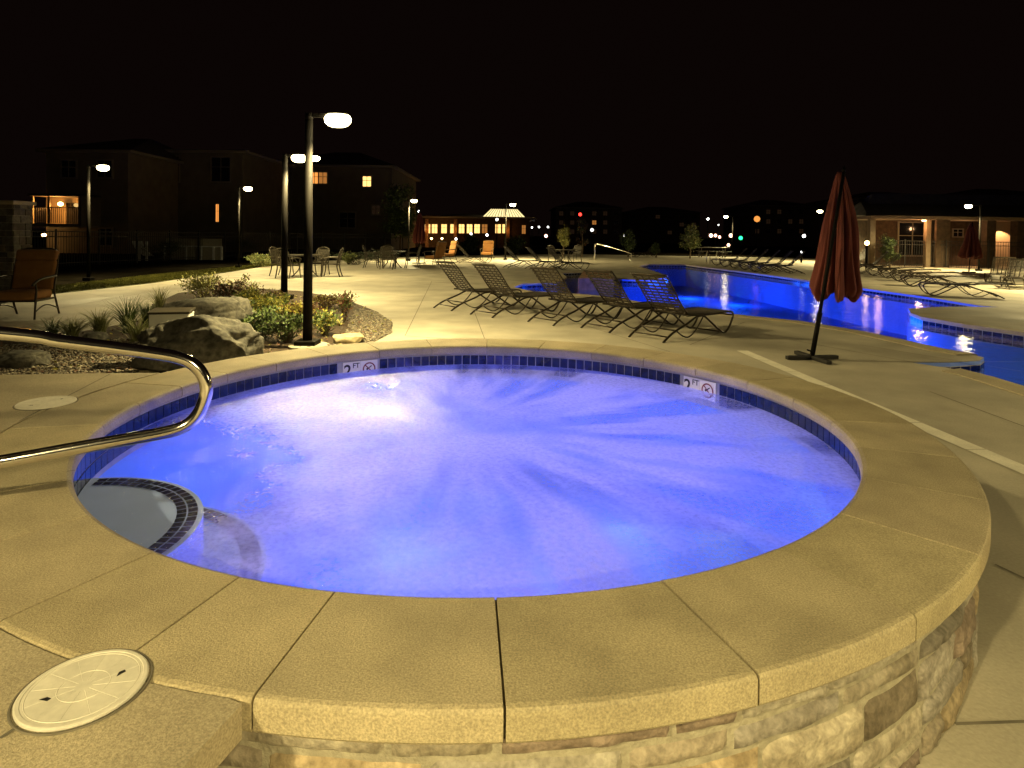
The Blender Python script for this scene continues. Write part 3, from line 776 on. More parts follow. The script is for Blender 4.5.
row([(505, 268), (527, 269), (548, 270), (457, 263)], rad(20), '%s strap lounger in the small group beyond the near row, left of the pool', 'sun loungers left of the pool')
row([(747, 266), (757, 267.5), (768, 269), (780, 270.5), (792, 272.5), (804, 274)], rad(166), '%s lounger from the left in the row across the pool, left of the umbrella', 'sun loungers across the pool')
row([(888, 272), (902, 274.5), (917, 277), (933, 279.5), (950, 283), (968, 288), (1001, 298)], rad(158), '%s lounger from the left in the row across the pool, right of the umbrella', 'sun loungers right of the umbrella', (2, 3, 4, 5, 6))
row([(1004, 285), (1022, 290)], rad(60), '%s lounger with its back towards the lit arch at the right edge', 'sun loungers at the right edge')
row([(655, 253.5+3.5), (868, 266)], rad(190), '%s lounger standing alone on the far deck across the pool', 'single loungers on the far deck')

# ------------------------------------------------------------------ umbrellas
def umbrella(base, top, axis, zb, rb, label, mat, seed=0, group='closed umbrellas', baseoff=True):
    t = thing('patio_umbrella', label, 'umbrella', base, 0, group); B = Vector(base); T = Vector(top)-B; A = Vector(axis)-B
    mb = MB(); mb.tube([(0, 0, .03), T*.5, T], .021, 12); mb.build('pole', 'pole', t, smooth=True)
    mb = MB(); mb.tube([T*.01+Vector((0, 0, .04)), T*.24], .029, 12); q = T*.24; mb.tube([q, q+T*.012], .035, 12); mb.build('sleeve', 'pole', t, smooth=True)
    for a in (rad(8), rad(98)):
        c = MB(); c.box((0, 0, .028), (.68, .065, .045), a); bevel(c.build('base_bar', 'black', t), .005)
    c = MB(); c.tube([(.0, -.03, .1), (-.09, -.06, .13)], .01, 8); c.build('crank_handle', 'pole', t)
    c = MB(); c.lathe([(.02, 0), (.028, .03), (.012, .06), (.004, .075)], 12, T); c.build('finial', 'pole', t)
    # folded cloth: closed lathe with deep gathered folds
    mb = MB(); n = 220; k = 36; zt = A.z; vs = []; fs = []
    for i in range(k+1):
        u = i/k; z = zt+(zb-zt)*u
        r = .035+(rb-.035)*(u**.72)*(1-.06*sin(u*9+seed))
        if u > .93: r *= 1-.25*((u-.93)/.07)**2
        for j in range(n):
            a = 2*PI*j/n
            fold = (abs(sin(a*5.5+.5*sin(u*3+seed)+.5*sin(a*2+seed)))**.6)
            f2 = .09*sin(a*17+u*2.0+seed)+.05*sin(a*29+seed*2)+.07*sin(a*3+seed)
            rr = r*(1-.62*(1-fold)*min(1, u*2.2)+f2*u*.9)
            zz = z+(-.07*fold+.035*sin(a*5+seed)+.02*sin(a*13))*(u**6)
            ex = A.x+(rb*.05*sin(u*4)); vs.append((ex+rr*cos(a), A.y+rr*sin(a), zz))
    for i in range(k):
        for j in range(n): fs.append((i*n+j, i*n+(j+1) % n, (i+1)*n+(j+1) % n, (i+1)*n+j))
    fs.append(tuple(range(n)))
    mb.add(vs, fs); o = mb.build('canopy', mat, t, smooth=True)
    c = MB()
    for j in range(8):
        a = 2*PI*(j+.5)/8; c.tube([(A.x+.03*cos(a), A.y+.03*sin(a), zt-.02), (A.x+rb*.5*cos(a), A.y+rb*.5*sin(a), zb+.03), (A.x+rb*.52*cos(a), A.y+rb*.52*sin(a), zb-.06)], .006, 5)
    c.build('ribs', 'pole', t)
    return t
b = W(812, 359.5); tp_ = at(844, 172, 7.9); ax = at(840, 178, 8.14)
umbrella(b, tp_, (ax.x, ax.y, tp_.z+.02), at(838, 293, 8.14).z, .315, 'closed rust red umbrella leaning on a cross base between spa and pool', 'orange_cloth', 1.2)
q = at(969, 270, 30); umbrella((q.x, 30, 0), (q.x+.1, 30, 2.35), (q.x+.12, 30.1, 2.35), .75, .48, 'closed orange umbrella beside the pole lamp in front of the pool house', 'orange_cloth', 3)
q = at(419, 260, 32); umbrella((q.x, 32, 0), (q.x, 32, 2.6), (q.x, 32.05, 2.6), 1.1, .36, 'closed dark red umbrella left of the clubhouse windows', 'orange_cloth', 5)

# ------------------------------------------------------------------ armchairs
def make_armchair():
    t = thing('armchair', '', 'armchair')
    # local: x = right, y = back->front negative; seat faces -x... build facing +Y
    for s in (-1, 1):
        x = s*.33; mb = MB()
        mb.tube(smooth_pts([(x, .36, 0), (x, .33, .25), (x, .30, .46), (x, .33, .60)], 4), .017, 8)
        mb.build('leg', 'bronze', t, smooth=True)
        mb = MB(); mb.tube(smooth_pts([(x, -.48, 0), (x, -.38, .2), (x, -.30, .45), (x*.98, -.42, .85), (x*.9, -.50, 1.08), (x*.6, -.53, 1.15)], 4), .017, 8)
        mb.build('leg', 'bronze', t, smooth=True)
        mb = MB(); mb.tube(smooth_pts([(x, -.36, .68), (x*1.06, -.1, .68), (x*1.06, .2, .66), (x*1.04, .40, .60), (x, .42, .56)], 4), .02, 8); mb.build('armrest', 'bronze', t, smooth=True)
        mb = MB(); mb.tube(smooth_pts([(x, -.40, .12), (x, -.1, .2), (x, .1, .2), (x, .34, .12)], 4), .011, 6); mb.build('stretcher', 'bronze', t, smooth=True)
    mb = MB(); mb.tube([(-.2, -.53, 1.15), (.2, -.53, 1.15)], .017, 8); mb.build('top_rail', 'bronze', t); mb = MB(); mb.box((0, 0, .30), (.66, .62, .03)); mb.build('seat_frame', 'bronze', t)
    def cushion(nm, c, d, rot=None):
        mb = MB(); mb.box(c, d, rot); o = mb.build(nm, 'orange_cloth2', t, smooth=True); b_ = bevel(o, .05, 5); return o
    cushion('seat_cushion', (0, .02, .385), (.62, .64, .15))
    rx = Matrix.Rotation(rad(14), 3, 'X')
    cushion('back_cushion', (0, -.38, .70), (.64, .13, .52), rx)
    cushion('head_cushion', (0, -.465, 1.03), (.64, .15, .20), rx)
    return t
ac = make_armchair(); af = [True]
q = W(22, 318); place(ac, af, (q.x-.05, q.y+.1, 0), rad(192), 'armchair with burnt orange cushions at the left edge beside the stone pillar', 'orange cushioned armchairs')
for px, py, a, lb in ((434, 265, 1.0, 'distant orange armchair left of the dark lounger backs'), (487, 260, 3.0, 'distant orange armchair in the middle before the clubhouse'), (447, 262, 2.2, 'distant orange armchair second from the left before the clubhouse')):
    q = W(px, py); place(ac, af, q, a, lb, 'orange cushioned armchairs')

# ------------------------------------------------------------------ bistro sets
def make_bchair():
    t = thing('patio_chair', '', 'chair')
    for s in (-1, 1):
        x = s*.26
        mb = MB(); mb.tube(smooth_pts([(x, .30, 0), (x, .25, .22), (x, .24, .43), (x*1.05, .22, .62)], 4), .019, 6); mb.build('leg', 'wrought', t, smooth=True)
        mb = MB(); mb.tube(smooth_pts([(x, -.32, 0), (x, -.25, .22), (x, -.22, .43), (x*.95, -.29, .75), (x*.8, -.36, .93)], 4), .019, 6); mb.build('leg', 'wrought', t, smooth=True)
        mb = MB(); mb.tube(smooth_pts([(x, -.25, .64), (x*1.15, 0, .67), (x*1.12, .24, .63), (x, .27, .58)], 4), .021, 6); mb.build('armrest', 'wrought', t, smooth=True)
    mb = MB()
    for i in range(9): mb.box((-.24+i*.06, 0, .43), (.035, .46, .015))
    mb.box((0, .23, .42), (.52, .04, .05)); mb.box((0, -.23, .42), (.52, .04, .05)); mb.build('seat', 'wrought', t)
    mb = MB(); rx = Matrix.Rotation(rad(14), 3, 'X')
    mb.tube(smooth_pts([(-.21, -.36, .92), (0, -.37, .98), (.21, -.36, .92)], 5), .019, 6)
    for i in range(7): mb.box((-.18+i*.06, -.29, .69), (.022, .012, .46), rx)
    for z in (.55, .66, .77, .87): mb.box((0, -.25-(z-.5)*.26, z), (.40, .012, .02), rx)
    mb.build('backrest', 'wrought', t); return t
def make_table():
    t = thing('patio_table', '', 'table'); mb = MB(); mb.lathe([(.58, .70), (.60, .71), (.60, .735), (.58, .74)], 32); mb.build('tabletop', 'wrought', t, smooth=False)
    for i in range(4):
        a = PI/2*i+.4; l = MB(); l.tube(smooth_pts([(.42*cos(a), .42*sin(a), .70), (.22*cos(a), .22*sin(a), .45), (.2*cos(a), .2*sin(a), .25), (.42*cos(a), .42*sin(a), 0)], 4), .02, 6); l.build('leg', 'wrought', t, smooth=True)
    return t
bc, bt = make_bchair(), make_table(); f1, f2 = [True], [True]
for si, (cx, cy, nm, angs) in enumerate(((305, 276.5, 'table left of centre behind the planting bed', (0.1, 1.35, 2.9, 4.4)), (392, 268, 'farther table left of the clubhouse', (.3, 1.9, 3.2, 4.7)), (566, 263, 'table beyond the near loungers', (.9, 3.9)))):
    c = W(cx, cy); place(bt, f2, c, 0, 'round cast metal '+nm, 'patio tables')
    wds = ['right hand', 'far', 'left hand', 'near']
    for k, a in enumerate(angs):
        p = c+Vector((cos(a), sin(a), 0))*.88; place(bc, f1, p, a+PI/2, '%s lattice back chair at the round %s' % (wds[k], nm), 'patio chairs around the tables')

# ------------------------------------------------------------------ rocks, gravel, plants
def rock(name, p, d, seed, mat, label, rz=0, sub=4, amp=.3, flat=False, cat='rock', group=None):
    bm = bmesh.new(); bmesh.ops.create_icosphere(bm, subdivisions=sub, radius=1)
    rr_ = random.Random(int(seed*10)); planes = []
    for _ in range(22):
        pv = Vector((rr_.gauss(0, 1), rr_.gauss(0, 1), rr_.gauss(0, .8))).normalized(); planes.append((pv, rr_.uniform(.68, .95)))
    for v in bm.verts:
        c = v.co.copy()
        if flat: c = Vector([math.copysign(abs(x)**.45, x) for x in c])
        else: c = Vector([math.copysign(abs(x)**.75, x) for x in c])
        nn = noise.noise(c*1.1+Vector((seed, 0, 0)))*amp+noise.noise(c*2.7+Vector((0, seed, 0)))*amp*.5+noise.noise(c*6+Vector((0, 0, seed)))*amp*.24+noise.noise(c*14+Vector((0, 0, seed)))*amp*.1
        rg = abs(noise.noise(Vector((c.x*1.5, c.y*1.5, c.z*5))+Vector((seed, seed, 0))))*amp*.3
        for pn, ph in planes:
            e_ = c.dot(pn)-ph
            if e_ > 0: c = c-pn*e_*.93
        c = c*(1+nn*.45-rg*1.2); v.co = Vector((c.x*d[0]/2, c.y*d[1]/2, max(c.z, -.7)*d[2]/1.55+d[2]*.42))
    me = bpy.data.meshes.new(name); bm.to_mesh(me); bm.free(); me.materials.append(M[mat])
    me.polygons.foreach_set('use_smooth', [True]*len(me.polygons))
    o = bpy.data.objects.new(name, me); COL.objects.link(o); o.location = p; o.rotation_euler = (0, 0, rz); return tag(o, label, cat, group)
p = at(206, 340, 6.75); rock('boulder', (p.x, p.y, 0), (1.38, .85, .60), 6.2, 'rock', 'largest grey brown boulder behind the spa coping, left of the pole lamp', .1, 5, .36, cat='boulder')
p = at(200, 305, 8.6); rock('boulder', (p.x, p.y, 0), (1.35, .9, .56), 8.1, 'rock', 'second boulder with a dark cleft, behind the largest boulder', .4, 5, .33, cat='boulder')
p = at(228, 300, 9.0); rock('boulder', (p.x, p.y, 0), (.8, .7, .56), 1.7, 'rock', 'boulder under the yellow leaves in the middle of the planting bed', .9, 4, .33, cat='boulder')
q = W(341, 347); rock('flagstone', (q.x, q.y+.3, 0), (.48, .42, .14), 5.5, 'flagstone', 'flat yellow stone right of the nearest lamp base', .2, 4, .12, True, 'stone', 'flat stones in the bed')
q = W(330, 325); rock('flagstone', (q.x, q.y, 0), (.42, .36, .12), 2.5, 'flagstone', 'flat stone behind the yellow one in the bed', .5, 4, .15, True, 'stone', 'flat stones in the bed')
q = W(22, 366); rock('flagstone', (q.x, q.y, 0), (.7, .5, .16), 6.5, 'rock', 'flat pale rock in the gravel under the handrail', .5, 4, .25, True, 'stone', 'flat stones in the bed')
q = W(160, 371); rock('flagstone', (q.x+.05, q.y-.05, 0), (.42, .34, .2), 9.5, 'flagstone', 'small pale rock in the gravel in front of the big boulder', .5, 4, .3, False, 'stone', 'flat stones in the bed')
q = W(95, 345); rock('flagstone', (q.x, q.y, 0), (.4, .3, .16), 4.5, 'rock', 'dark small rock in the gravel beside the grass tufts', .5, 4, .3, False, 'stone', 'flat stones in the bed')
# small footing of the nearest lamp
q = at(309, 350, 8.25); mb = MB(); mb.lathe([(.26, 0), (.26, .03), (.24, .04)], 24, (0, 0, .0)); o = mb.build('lamp_footing', 'mortar', None); o.location = (q.x, 8.25, .004); tag(o, 'round pale concrete pad under the nearest lamp pole', 'footing')
# utility box
q = at(172, 318, 7.2); t = thing('utility_box', 'pale metal utility box with slanted dark lid among the boulders', 'box', (q.x, q.y, 0), .25)
mb = MB(); mb.box((0, 0, .285), (.40, .28, .57)); bevel(mb.build('housing', 'white', t), .008)
mb = MB(); mb.box((0, 0, .59), (.43, .31, .025), Matrix.Rotation(.06, 3, 'X')); bevel(mb.build('lid', 'wrought', t), .005)
# gravel
def ico_unit():
    bm = bmesh.new(); bmesh.ops.create_icosphere(bm, subdivisions=1, radius=1); v = [x.co.copy() for x in bm.verts]; f = [[a.index for a in y.verts] for y in bm.faces]; bm.free(); return v, f
IV, IF = ico_unit()
g = MB(); cnt = 0
pc = [(.20, .17, .12), (.12, .10, .07), (.27, .23, .16), (.07, .06, .045), (.17, .12, .07), (.36, .32, .24)]
def gravel_in(test, num, box, zoff=.0):
    c = 0; tries = 0
    while c < num and tries < num*8:
        tries += 1
        x, y = U(box[0], box[2]), U(box[1], box[3])
        if not test(x, y): continue
        c += 1; s = U(.009, .019); sx, sy, sz = s*U(.8, 1.5), s*U(.8, 1.2), s*U(.5, .8); a = U(0, PI); ca, sa = cos(a), sin(a)
        k = U(.7, 1.2); tint = tuple(min(1, z*k) for z in random.choice(pc)); jz = U(.2, 1.0)*.016
        g.add([(x+(v.x*sx*ca-v.y*sy*sa), y+(v.x*sx*sa+v.y*sy*ca), zoff+v.z*sz+jz) for v in IV], IF, 0, tint)
bedxy = [(p.x, p.y) for p in bed]
gl_poly = [(W(*p).x, W(*p).y) for p in ((-30, 345), (60, 345), (120, 338), (150, 345), (160, 362), (215, 372))]+[(-2.5, 4.4), (-6, 4.4)]
gr_poly = [(W(*p).x, W(*p).y) for p in ((355, 308), (376, 312), (392, 323), (391, 333), (372, 343), (345, 352), (325, 350), (345, 335))]
gravel_in(lambda x, y: inpoly(x, y, gl_poly) and inpoly(x, y, bedxy), 13000, (-6.5, 4.6, -2.5, 9))
gravel_in(lambda x, y: inpoly(x, y, gr_poly), 5200, (-3, 7, -.5, 13))
tag(g.build('gravel', 'pebble', None, recalc=False, smooth=True), kind='stuff')

def leaf(mb, p, s, d=None, mi=0, asp=.5):
    d = d or Vector((U(-1, 1), U(-1, 1), U(-.3, 1))).normalized()
    w = d.orthogonal().normalized(); w.rotate(Matrix.Rotation(U(0, 2*PI), 3, d)); p = Vector(p)
    nrm = d.cross(w)
    mb.add([p, p+d*s*.45+w*s*asp*.5+nrm*s*.06, p+d*s, p+d*s*.45-w*s*asp*.5+nrm*s*.06], [(0, 1, 2), (0, 2, 3)], mi)
def bush(p, rx, ry, h, nl, ls, mats, label, name='shrub', cat='shrub', group='plants in the bed', stems=9, asp=.5, lift=0, upw=.3):
    t = thing(name, label, cat, p, 0, group)
    st = MB(); lf = MB(); tips = []
    for i in range(stems):
        a = U(0, 2*PI); r = U(.15, .95); tip = Vector((rx*r*cos(a), ry*r*sin(a), h*U(.55, 1)*(1-.35*r*r)))
        pts = [Vector((tip.x*.12, tip.y*.12, 0)), Vector((tip.x*.4, tip.y*.4, tip.z*.5)), tip]; st.tube(smooth_pts(pts, 3), [.007*(1-.12*k) for k in range(7)], 5); tips.append(pts)
        for _ in range(2):
            u = U(.35, .8); b0 = pts[1].lerp(tip, u); b1 = b0+Vector((U(-.5, .5)*rx, U(-.5, .5)*ry, U(.1, .35)*h)); st.tube([b0, b1], .003, 4); tips.append([b0, b0.lerp(b1, .5), b1])
    for i in range(nl):
        pts = random.choice(tips); u = U(0, 1)**.6
        b0 = pts[1].lerp(pts[2], u) if R() < .8 else pts[0].lerp(pts[1], U(.3, 1))
        q = b0+Vector((random.gauss(0, rx*.10), random.gauss(0, ry*.10), random.gauss(0, h*.06)))
        if q.z < .01: q.z = .01
        leaf(lf, q, ls*U(.6, 1.3), Vector((U(-1, 1), U(-1, 1), U(-.4, 1)+upw)).normalized(), 0 if R() < .62 else 1, asp)
    st.build('stem', 'bark', t, smooth=True); lf.build('foliage', list(mats), t, recalc=False); return t
def grass(p, h, r, nb, mat, label, group='ornamental grass tufts'):
    mb = MB()
    for i in range(nb):
        a = U(0, 2*PI); s = U(.2, 1)**.7; hh = h*U(.55, 1); lean = r*s*U(.6, 1.2); w = U(.006, .012); b = Vector((U(-.05, .05), U(-.05, .05), 0))
        dr = Vector((cos(a), sin(a), 0)); sd = Vector((-sin(a), cos(a), 0)); vs = []
        for k in range(6):
            u = k/5; c = b+dr*lean*u*u+Vector((0, 0, hh*(u-.18*s*u*u*u))); ww_ = w*(1-u*.9); vs += [c-sd*ww_, c+sd*ww_]
        mb.add(vs, [(2*k, 2*k+1, 2*k+3, 2*k+2) for k in range(5)])
    o = mb.build('ornamental_grass', mat, None, recalc=False); o.location = p; return tag(o, label, 'grass tuft', group)
q = W(128, 333); grass(q, .60, .55, 190, 'leaf_green', 'tallest spiky green grass tuft left of the boulders')
q = W(100, 336); grass(q, .44, .45, 170, 'leaf_pale', 'yellowish grass tuft left of the tallest tuft')
q = W(72, 340); grass(q, .36, .5, 200, 'leaf_pale', 'low pale grass tuft behind the handrail near the armchair')
q = W(52, 338); grass(q, .32, .4, 150, 'leaf_green', 'small green grass tuft nearest the armchair legs')
q = W(136, 342); grass(q, .42, .5, 90, 'leaf_pale', 'loose straw coloured tuft in front of the tallest tuft')
q = W(160, 312); grass(q, .55, .4, 90, 'leaf_pale', 'loose straw coloured tuft behind the utility box')
q = W(148, 327); grass(q, .46, .3, 240, 'leaf_green', 'thin grass tuft beside the utility box')
q = W(112, 352); grass(q, .14, .2, 120, 'leaf_pale', 'short tuft in the gravel just behind the handrail')
for x, y, rx, h, nl, ls, mt, lb in (
    (205, 303, .45, .55, 650, .05, ('leaf_pale', 'leaf_yellow'), 'loose pale shrub behind the boulders against the path'),
    (240, 301, .4, .42, 420, .05, ('leaf_pale', 'leaf_rust'), 'thin twiggy shrub right of the loose pale shrub'),
    (228, 306, .3, .42, 500, .05, ('leaf_rust', 'leaf_dark'), 'dark reddish shrub above the second boulder'),
    (252, 316, .35, .38, 700, .05, ('leaf_yellow', 'leaf_green'), 'yellow leaved shrub just right of the boulders'),
    (272, 322, .4, .36, 800, .05, ('leaf_yellow', 'leaf_green'), 'yellow green shrub in the centre of the bed'),
    (297, 326, .35, .32, 650, .045, ('leaf_yellow', 'leaf_rust'), 'golden shrub left of the nearest pole'),
    (262, 340, .34, .36, 800, .05, ('leaf_green', 'leaf_dark'), 'dark green shrub beside the largest boulder'),
    (288, 343, .34, .34, 800, .045, ('leaf_green', 'leaf_dark'), 'rounded green shrub in front of the golden one'),
    (325, 336, .24, .32, 450, .045, ('leaf_green', 'leaf_yellow'), 'green shrub just right of the nearest pole'),
    (265, 309, .4, .30, 500, .05, ('leaf_rust', 'leaf_yellow'), 'brown leaved low shrub at the back of the bed'),
    (325, 308, .5, .22, 500, .045, ('leaf_rust', 'leaf_yellow'), 'low brown ground shrub right of the second pole'),
    (244, 333, .3, .3, 500, .045, ('leaf_yellow', 'leaf_green'), 'yellow green shrub touching the largest boulder')):
    q = W(x, y); bush(q, rx*1.15, rx, h*1.12, int(nl*2.6), ls, mt, lb, stems=22)
q = W(344, 322); bush(q, .16, .16, .52, 420, .055, ('leaf_rust', 'leaf_green'), 'upright rose like shrub with rust tips at the right end of the bed', stems=9, upw=.5)
# fallen leaves in the bed
mb = MB()
for i in range(2600):
    x, y = U(-7, -1), U(6, 15)
    if inpoly(x, y, bedxy): leaf(mb, (x, y, U(.005, .05)), U(.03, .06), Vector((U(-1, 1), U(-1, 1), U(-.1, .3))).normalized(), random.choice((0, 0, 1, 2)))
tag(mb.build('leaf_litter', ['leaf_rust', 'leaf_yellow', 'mulch'], None, recalc=False), kind='stuff')

# ------------------------------------------------------------------ stone pillar, fences
def pillar(x0, x1, ytop, d, label):
    a, b = at(x0, ytop, d), at(x1, ytop, d); w = b.x-a.x; H = a.z; cx = (a.x+b.x)/2
    t = thing('stone_pillar', label, 'pillar', (cx, d+w/2, 0)); s = MB(); z = 0
    core = MB(); core.box((0, 0, H/2), (w-.04, w-.04, H)); core.build('core', 'mortar', t)
    while z < H-.05:
        h = U(.1, .18); h = min(h, H-z)
        for side in range(4):
            x = -w/2
            while x < w/2-.02:
                l = min(U(.15, .4), w/2-x); k = U(.6, 1.1); c = random.choice(cols)
                m = Matrix.Rotation(side*PI/2, 3, 'Z'); ctr = m @ Vector((x+l/2, -w/2+.02-U(0, .02), z+h/2))
                s.box(ctr, (l-.012, .04, h-.012), m, 0, tuple(v*k*.5 for v in c)); x += l
        z += h
    s.build('stone_facing', 'stone', t)
    c = MB(); c.box((0, 0, H+.04), (w+.12, w+.12, .08)); bevel(c.build('cap', 'coping', t), .01); return t
pillar(-12, 13, 204, 13.4, 'stone faced pillar at the left edge behind the orange armchair')
def fence(a, b, H, label, post=2.0, group=None, picket=.12):
    a, b = Vector(a), Vector(b); d = b-a; L_ = d.length; an = math.atan2(d.y, d.x)
    t = thing('iron_fence', label, 'fence', a, an); mb = MB(); k = int(L_/picket)
    for i in range(k): mb.box((i*picket+.06, 0, H/2), (.016, .016, H-.05))
    for z in (.15, H-.25, H-.04): mb.box((L_/2, 0, z), (L_, .03, .035))
    mb.build('railing', 'black', t)
    for i in range(int(L_/post)+1):
        p = MB(); p.box((0, 0, H/2+.03), (.055, .055, H+.06)); o = p.build('post', 'black', t); o.location = (i*post, 0, 0)
    return t
fa = at(5, 280, 23.0); fb = at(240, 262, 36.0); fence((fa.x, 23, 0), (fb.x, 36, 0), 1.45, 'black iron fence behind the lawn on the left')
fc = at(420, 255, 50); fence((fb.x, 36.1, 0), (fc.x, 50, 0), 1.45, 'black iron fence running away behind the patio chairs', picket=.16)
fd = at(865, 262, 36.5); fe = at(1060, 262, 34.0); fence((fd.x, 36.5, 0), (fe.x, 33.6, 0), 1.5, 'black iron fence in front of the pool house')

# ------------------------------------------------------------------ buildings
def slab(mb, p0, p1, z0, z1, mi=0):
    mb.box(((p0[0]+p1[0])/2, (p0[1]+p1[1])/2, (z0+z1)/2), (abs(p1[0]-p0[0]), abs(p1[1]-p0[1]), z1-z0), None, mi)
def building(name, label, x0, x1, ytop, d, dep, wallm, wins, roofh=1.2, floors=(), cat='building', over=.4, hip=True):
    """front wall faces -Y at distance d; x0/x1/ytop and windows (x0,y0,x1,y1,material) measured on that wall"""
    A_, B_ = at(x0, ytop, d), at(x1, ytop, d); xa, xb, H = A_.x, B_.x, A_.z
    t = thing(name, label, cat, ((xa+xb)/2, d, 0)); w = xb-xa; O = Vector(((xa+xb)/2, d, 0))
    mb = MB(); slab(mb, (-w/2, 0), (w/2, dep), 0, H); mb.build('wall', wallm, t)
    mb = MB()
    e = over; zz = H
    mb.box((0, dep/2, H+.08), (w+2*e, dep+2*e, .16)); mb.build('eaves', 'trim', t)
    r = MB(); rw = w/2+e; i_ = min(rw, dep/2+e)*.8
    V = [(-rw, -e, H+.162), (rw, -e, H+.162), (rw, dep+e, H+.162), (-rw, dep+e, H+.162), (-rw+i_, dep/2, H+.162+roofh), (rw-i_, dep/2, H+.162+roofh)]
    r.add(V, [(0, 1, 5, 4), (2, 3, 4, 5), (1, 2, 5), (3, 0, 4), (3, 2, 1, 0)]); r.build('roof', 'roof', t)
    for wn in wins:
        a, b = at(wn[0], wn[1], d)-O, at(wn[2], wn[3], d)-O; ww, hh = b.x-a.x, a.z-b.z; c = ((a.x+b.x)/2, 0, (a.z+b.z)/2)
        f = MB(); fw = min(.09, ww*.12)
        f.box((0, -.03, hh/2), (ww+fw*2, .07, fw)); f.box((0, -.03, -hh/2), (ww+fw*2, .09, fw)); f.box((-ww/2-fw/2, -.03, 0), (fw, .07, hh-fw)); f.box((ww/2+fw/2, -.03, 0), (fw, .07, hh-fw))
        f.box((0, -.028, 0), (fw*.5, .05, hh-fw)); f.box((0, -.028, hh*.1), (ww, .04, fw*.5))
        fo = f.build('window', 'trim', t); fo.location = c
        g_ = MB(); g_.box((0, -.008, 0), (ww, .014, hh)); g_.build('pane', wn[4], fo)
    return t, O, H
GL = 'glass'
t, O, H = building('apartment_house', 'dark apartment house at the left with a balcony lit orange', 46, 128, 152, 40, 12, 'siding2', [(62, 160, 76, 178, GL), (98, 160, 112, 178, GL), (66, 212, 78, 228, GL), (100, 228, 112, 246, GL)], 1.6)
# lit balcony bay: floor, roof, wall, added light-blocking end wall, post, rail
a, b = at(30, 196, 38.2)-O, at(80, 224, 38.2)-O; fl = b.z
m = MB(); m.box(((a.x+b.x)/2, -.9, fl-.1), (b.x-a.x, 1.8, .2)); m.build('balcony_floor', 'trim', t)
m = MB(); m.box(((a.x+b.x)/2, -.9, a.z+.08), (b.x-a.x+.2, 1.9, .14)); m.build('balcony_roof', 'roof', t)
m = MB(); m.box(((a.x+b.x)/2, .0, (a.z+b.z)/2), (b.x-a.x, .1, a.z-b.z)); m.build('balcony_wall', 'siding2', t)
m = MB(); m.box((b.x+.05, -.9, (a.z+b.z)/2), (.1, 1.9, a.z-b.z+.2)); m.build('balcony_light_screen', 'siding2', t)  # end wall added to keep the balcony light off the facade
m = MB(); xx = at(48, 200, 38.2).x-O.x
for x in (a.x+.08, xx, b.x-.08): m.box((x, -1.7, (a.z+b.z)/2), (.12, .12, a.z-b.z))
m.build('balcony_post', 'trim', t)
m = MB(); k = 26
for i in range(k): m.box((a.x+(b.x-a.x)*i/k, -1.76, fl+.5), (.025, .025, .9))
m.box(((a.x+b.x)/2, -1.76, fl+.98), (b.x-a.x, .05, .05)); m.build('balcony_railing', 'black', t)
m = MB(); p1, p2 = at(66, 203, 39.9)-O, at(78, 224, 39.9)-O; m.box(((p1.x+p2.x)/2, -.07, (p1.z+p2.z)/2), (p2.x-p1.x, .04, p1.z-p2.z)); m.build('balcony_door', 'glass', t)
q = at(60.5, 204, 39.2); m = MB(); m.lathe([(.02, .13), (.12, .08), (.15, 0), (.12, -.08), (.02, -.13)], 14); o = m.build('wall_lamp', 'bulb_warm', t, smooth=True); o.location = q-O
light('balcony_light', 'POINT', q-Vector((0, .5, .1)), 220, (1, .42, .08), .12)
q = at(44, 235, 39.2); m = MB(); m.lathe([(.02, .1), (.12, .05), (.12, -.05), (.02, -.1)], 12); o = m.build('wall_lamp', 'bulb_warm', t, smooth=True); o.location = q-O
light('patio_light', 'POINT', q-Vector((0, .5, .1)), 7, (1, .42, .08), .1)
building('apartment_house', 'dark flat fronted apartment house with two tall dark windows, left of centre', 146, 243, 152, 46, 14, 'siding', [(161, 156, 179, 182, GL), (212, 157, 230, 182, GL), (216, 204, 219, 222, 'win_orange'), (158, 204, 176, 226, GL)], 1.0)
building('apartment_house', 'dark apartment house with two small orange windows behind the tall poles', 262, 392, 166, 56, 14, 'siding', [(311, 172, 318, 184, 'win_orange'), (319, 172, 327, 184, 'win_dim'), (363, 176, 371, 187, 'win_warm'), (272, 176, 290, 192, GL), (340, 212, 355, 228, GL), (372, 205, 380, 215, 'win_faint')], 2.0)
# clubhouse
wins = []
for i, x in enumerate((425, 432, 441.5, 450.5, 459, 467, 474.5, 482, 495.5, 502.5)):
    wins.append((x, 224, x+5.2, 233.5, 'win_warm' if i not in (7,) else 'win_dim'))
wins += [(522, 225, 525.5, 234, 'win_dim')]
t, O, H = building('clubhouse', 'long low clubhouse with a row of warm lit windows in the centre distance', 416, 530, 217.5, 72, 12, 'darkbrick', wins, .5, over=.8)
z0 = H+.2; a, b = at(483, 217, 72)-O, at(525, 217, 72)-O; zt = at(500, 209, 72).z
m = MB(); xa, xb = a.x, b.x; s_ = .85
V = [(xa, -.6, z0), (xb, -.6, z0), (xb, 5, z0), (xa, 5, z0), (xa+s_, .2, zt), (xb-s_, .2, zt), (xb-s_, 4, zt), (xa+s_, 4, zt)]
m.add(V, [(0, 1, 5, 4), (1, 2, 6, 5), (2, 3, 7, 6), (3, 0, 4, 7), (4, 5, 6, 7)]); m.build('roof_lantern', 'roof_glow', t)
m = MB()
for i in range(15):
    u = i/14; m.tube([(xa+(xb-xa)*u, -.63, z0), (xa+s_+(xb-xa-2*s_)*u, .15, zt)], .035, 4)
m.build('glazing_bars', 'roof', t)
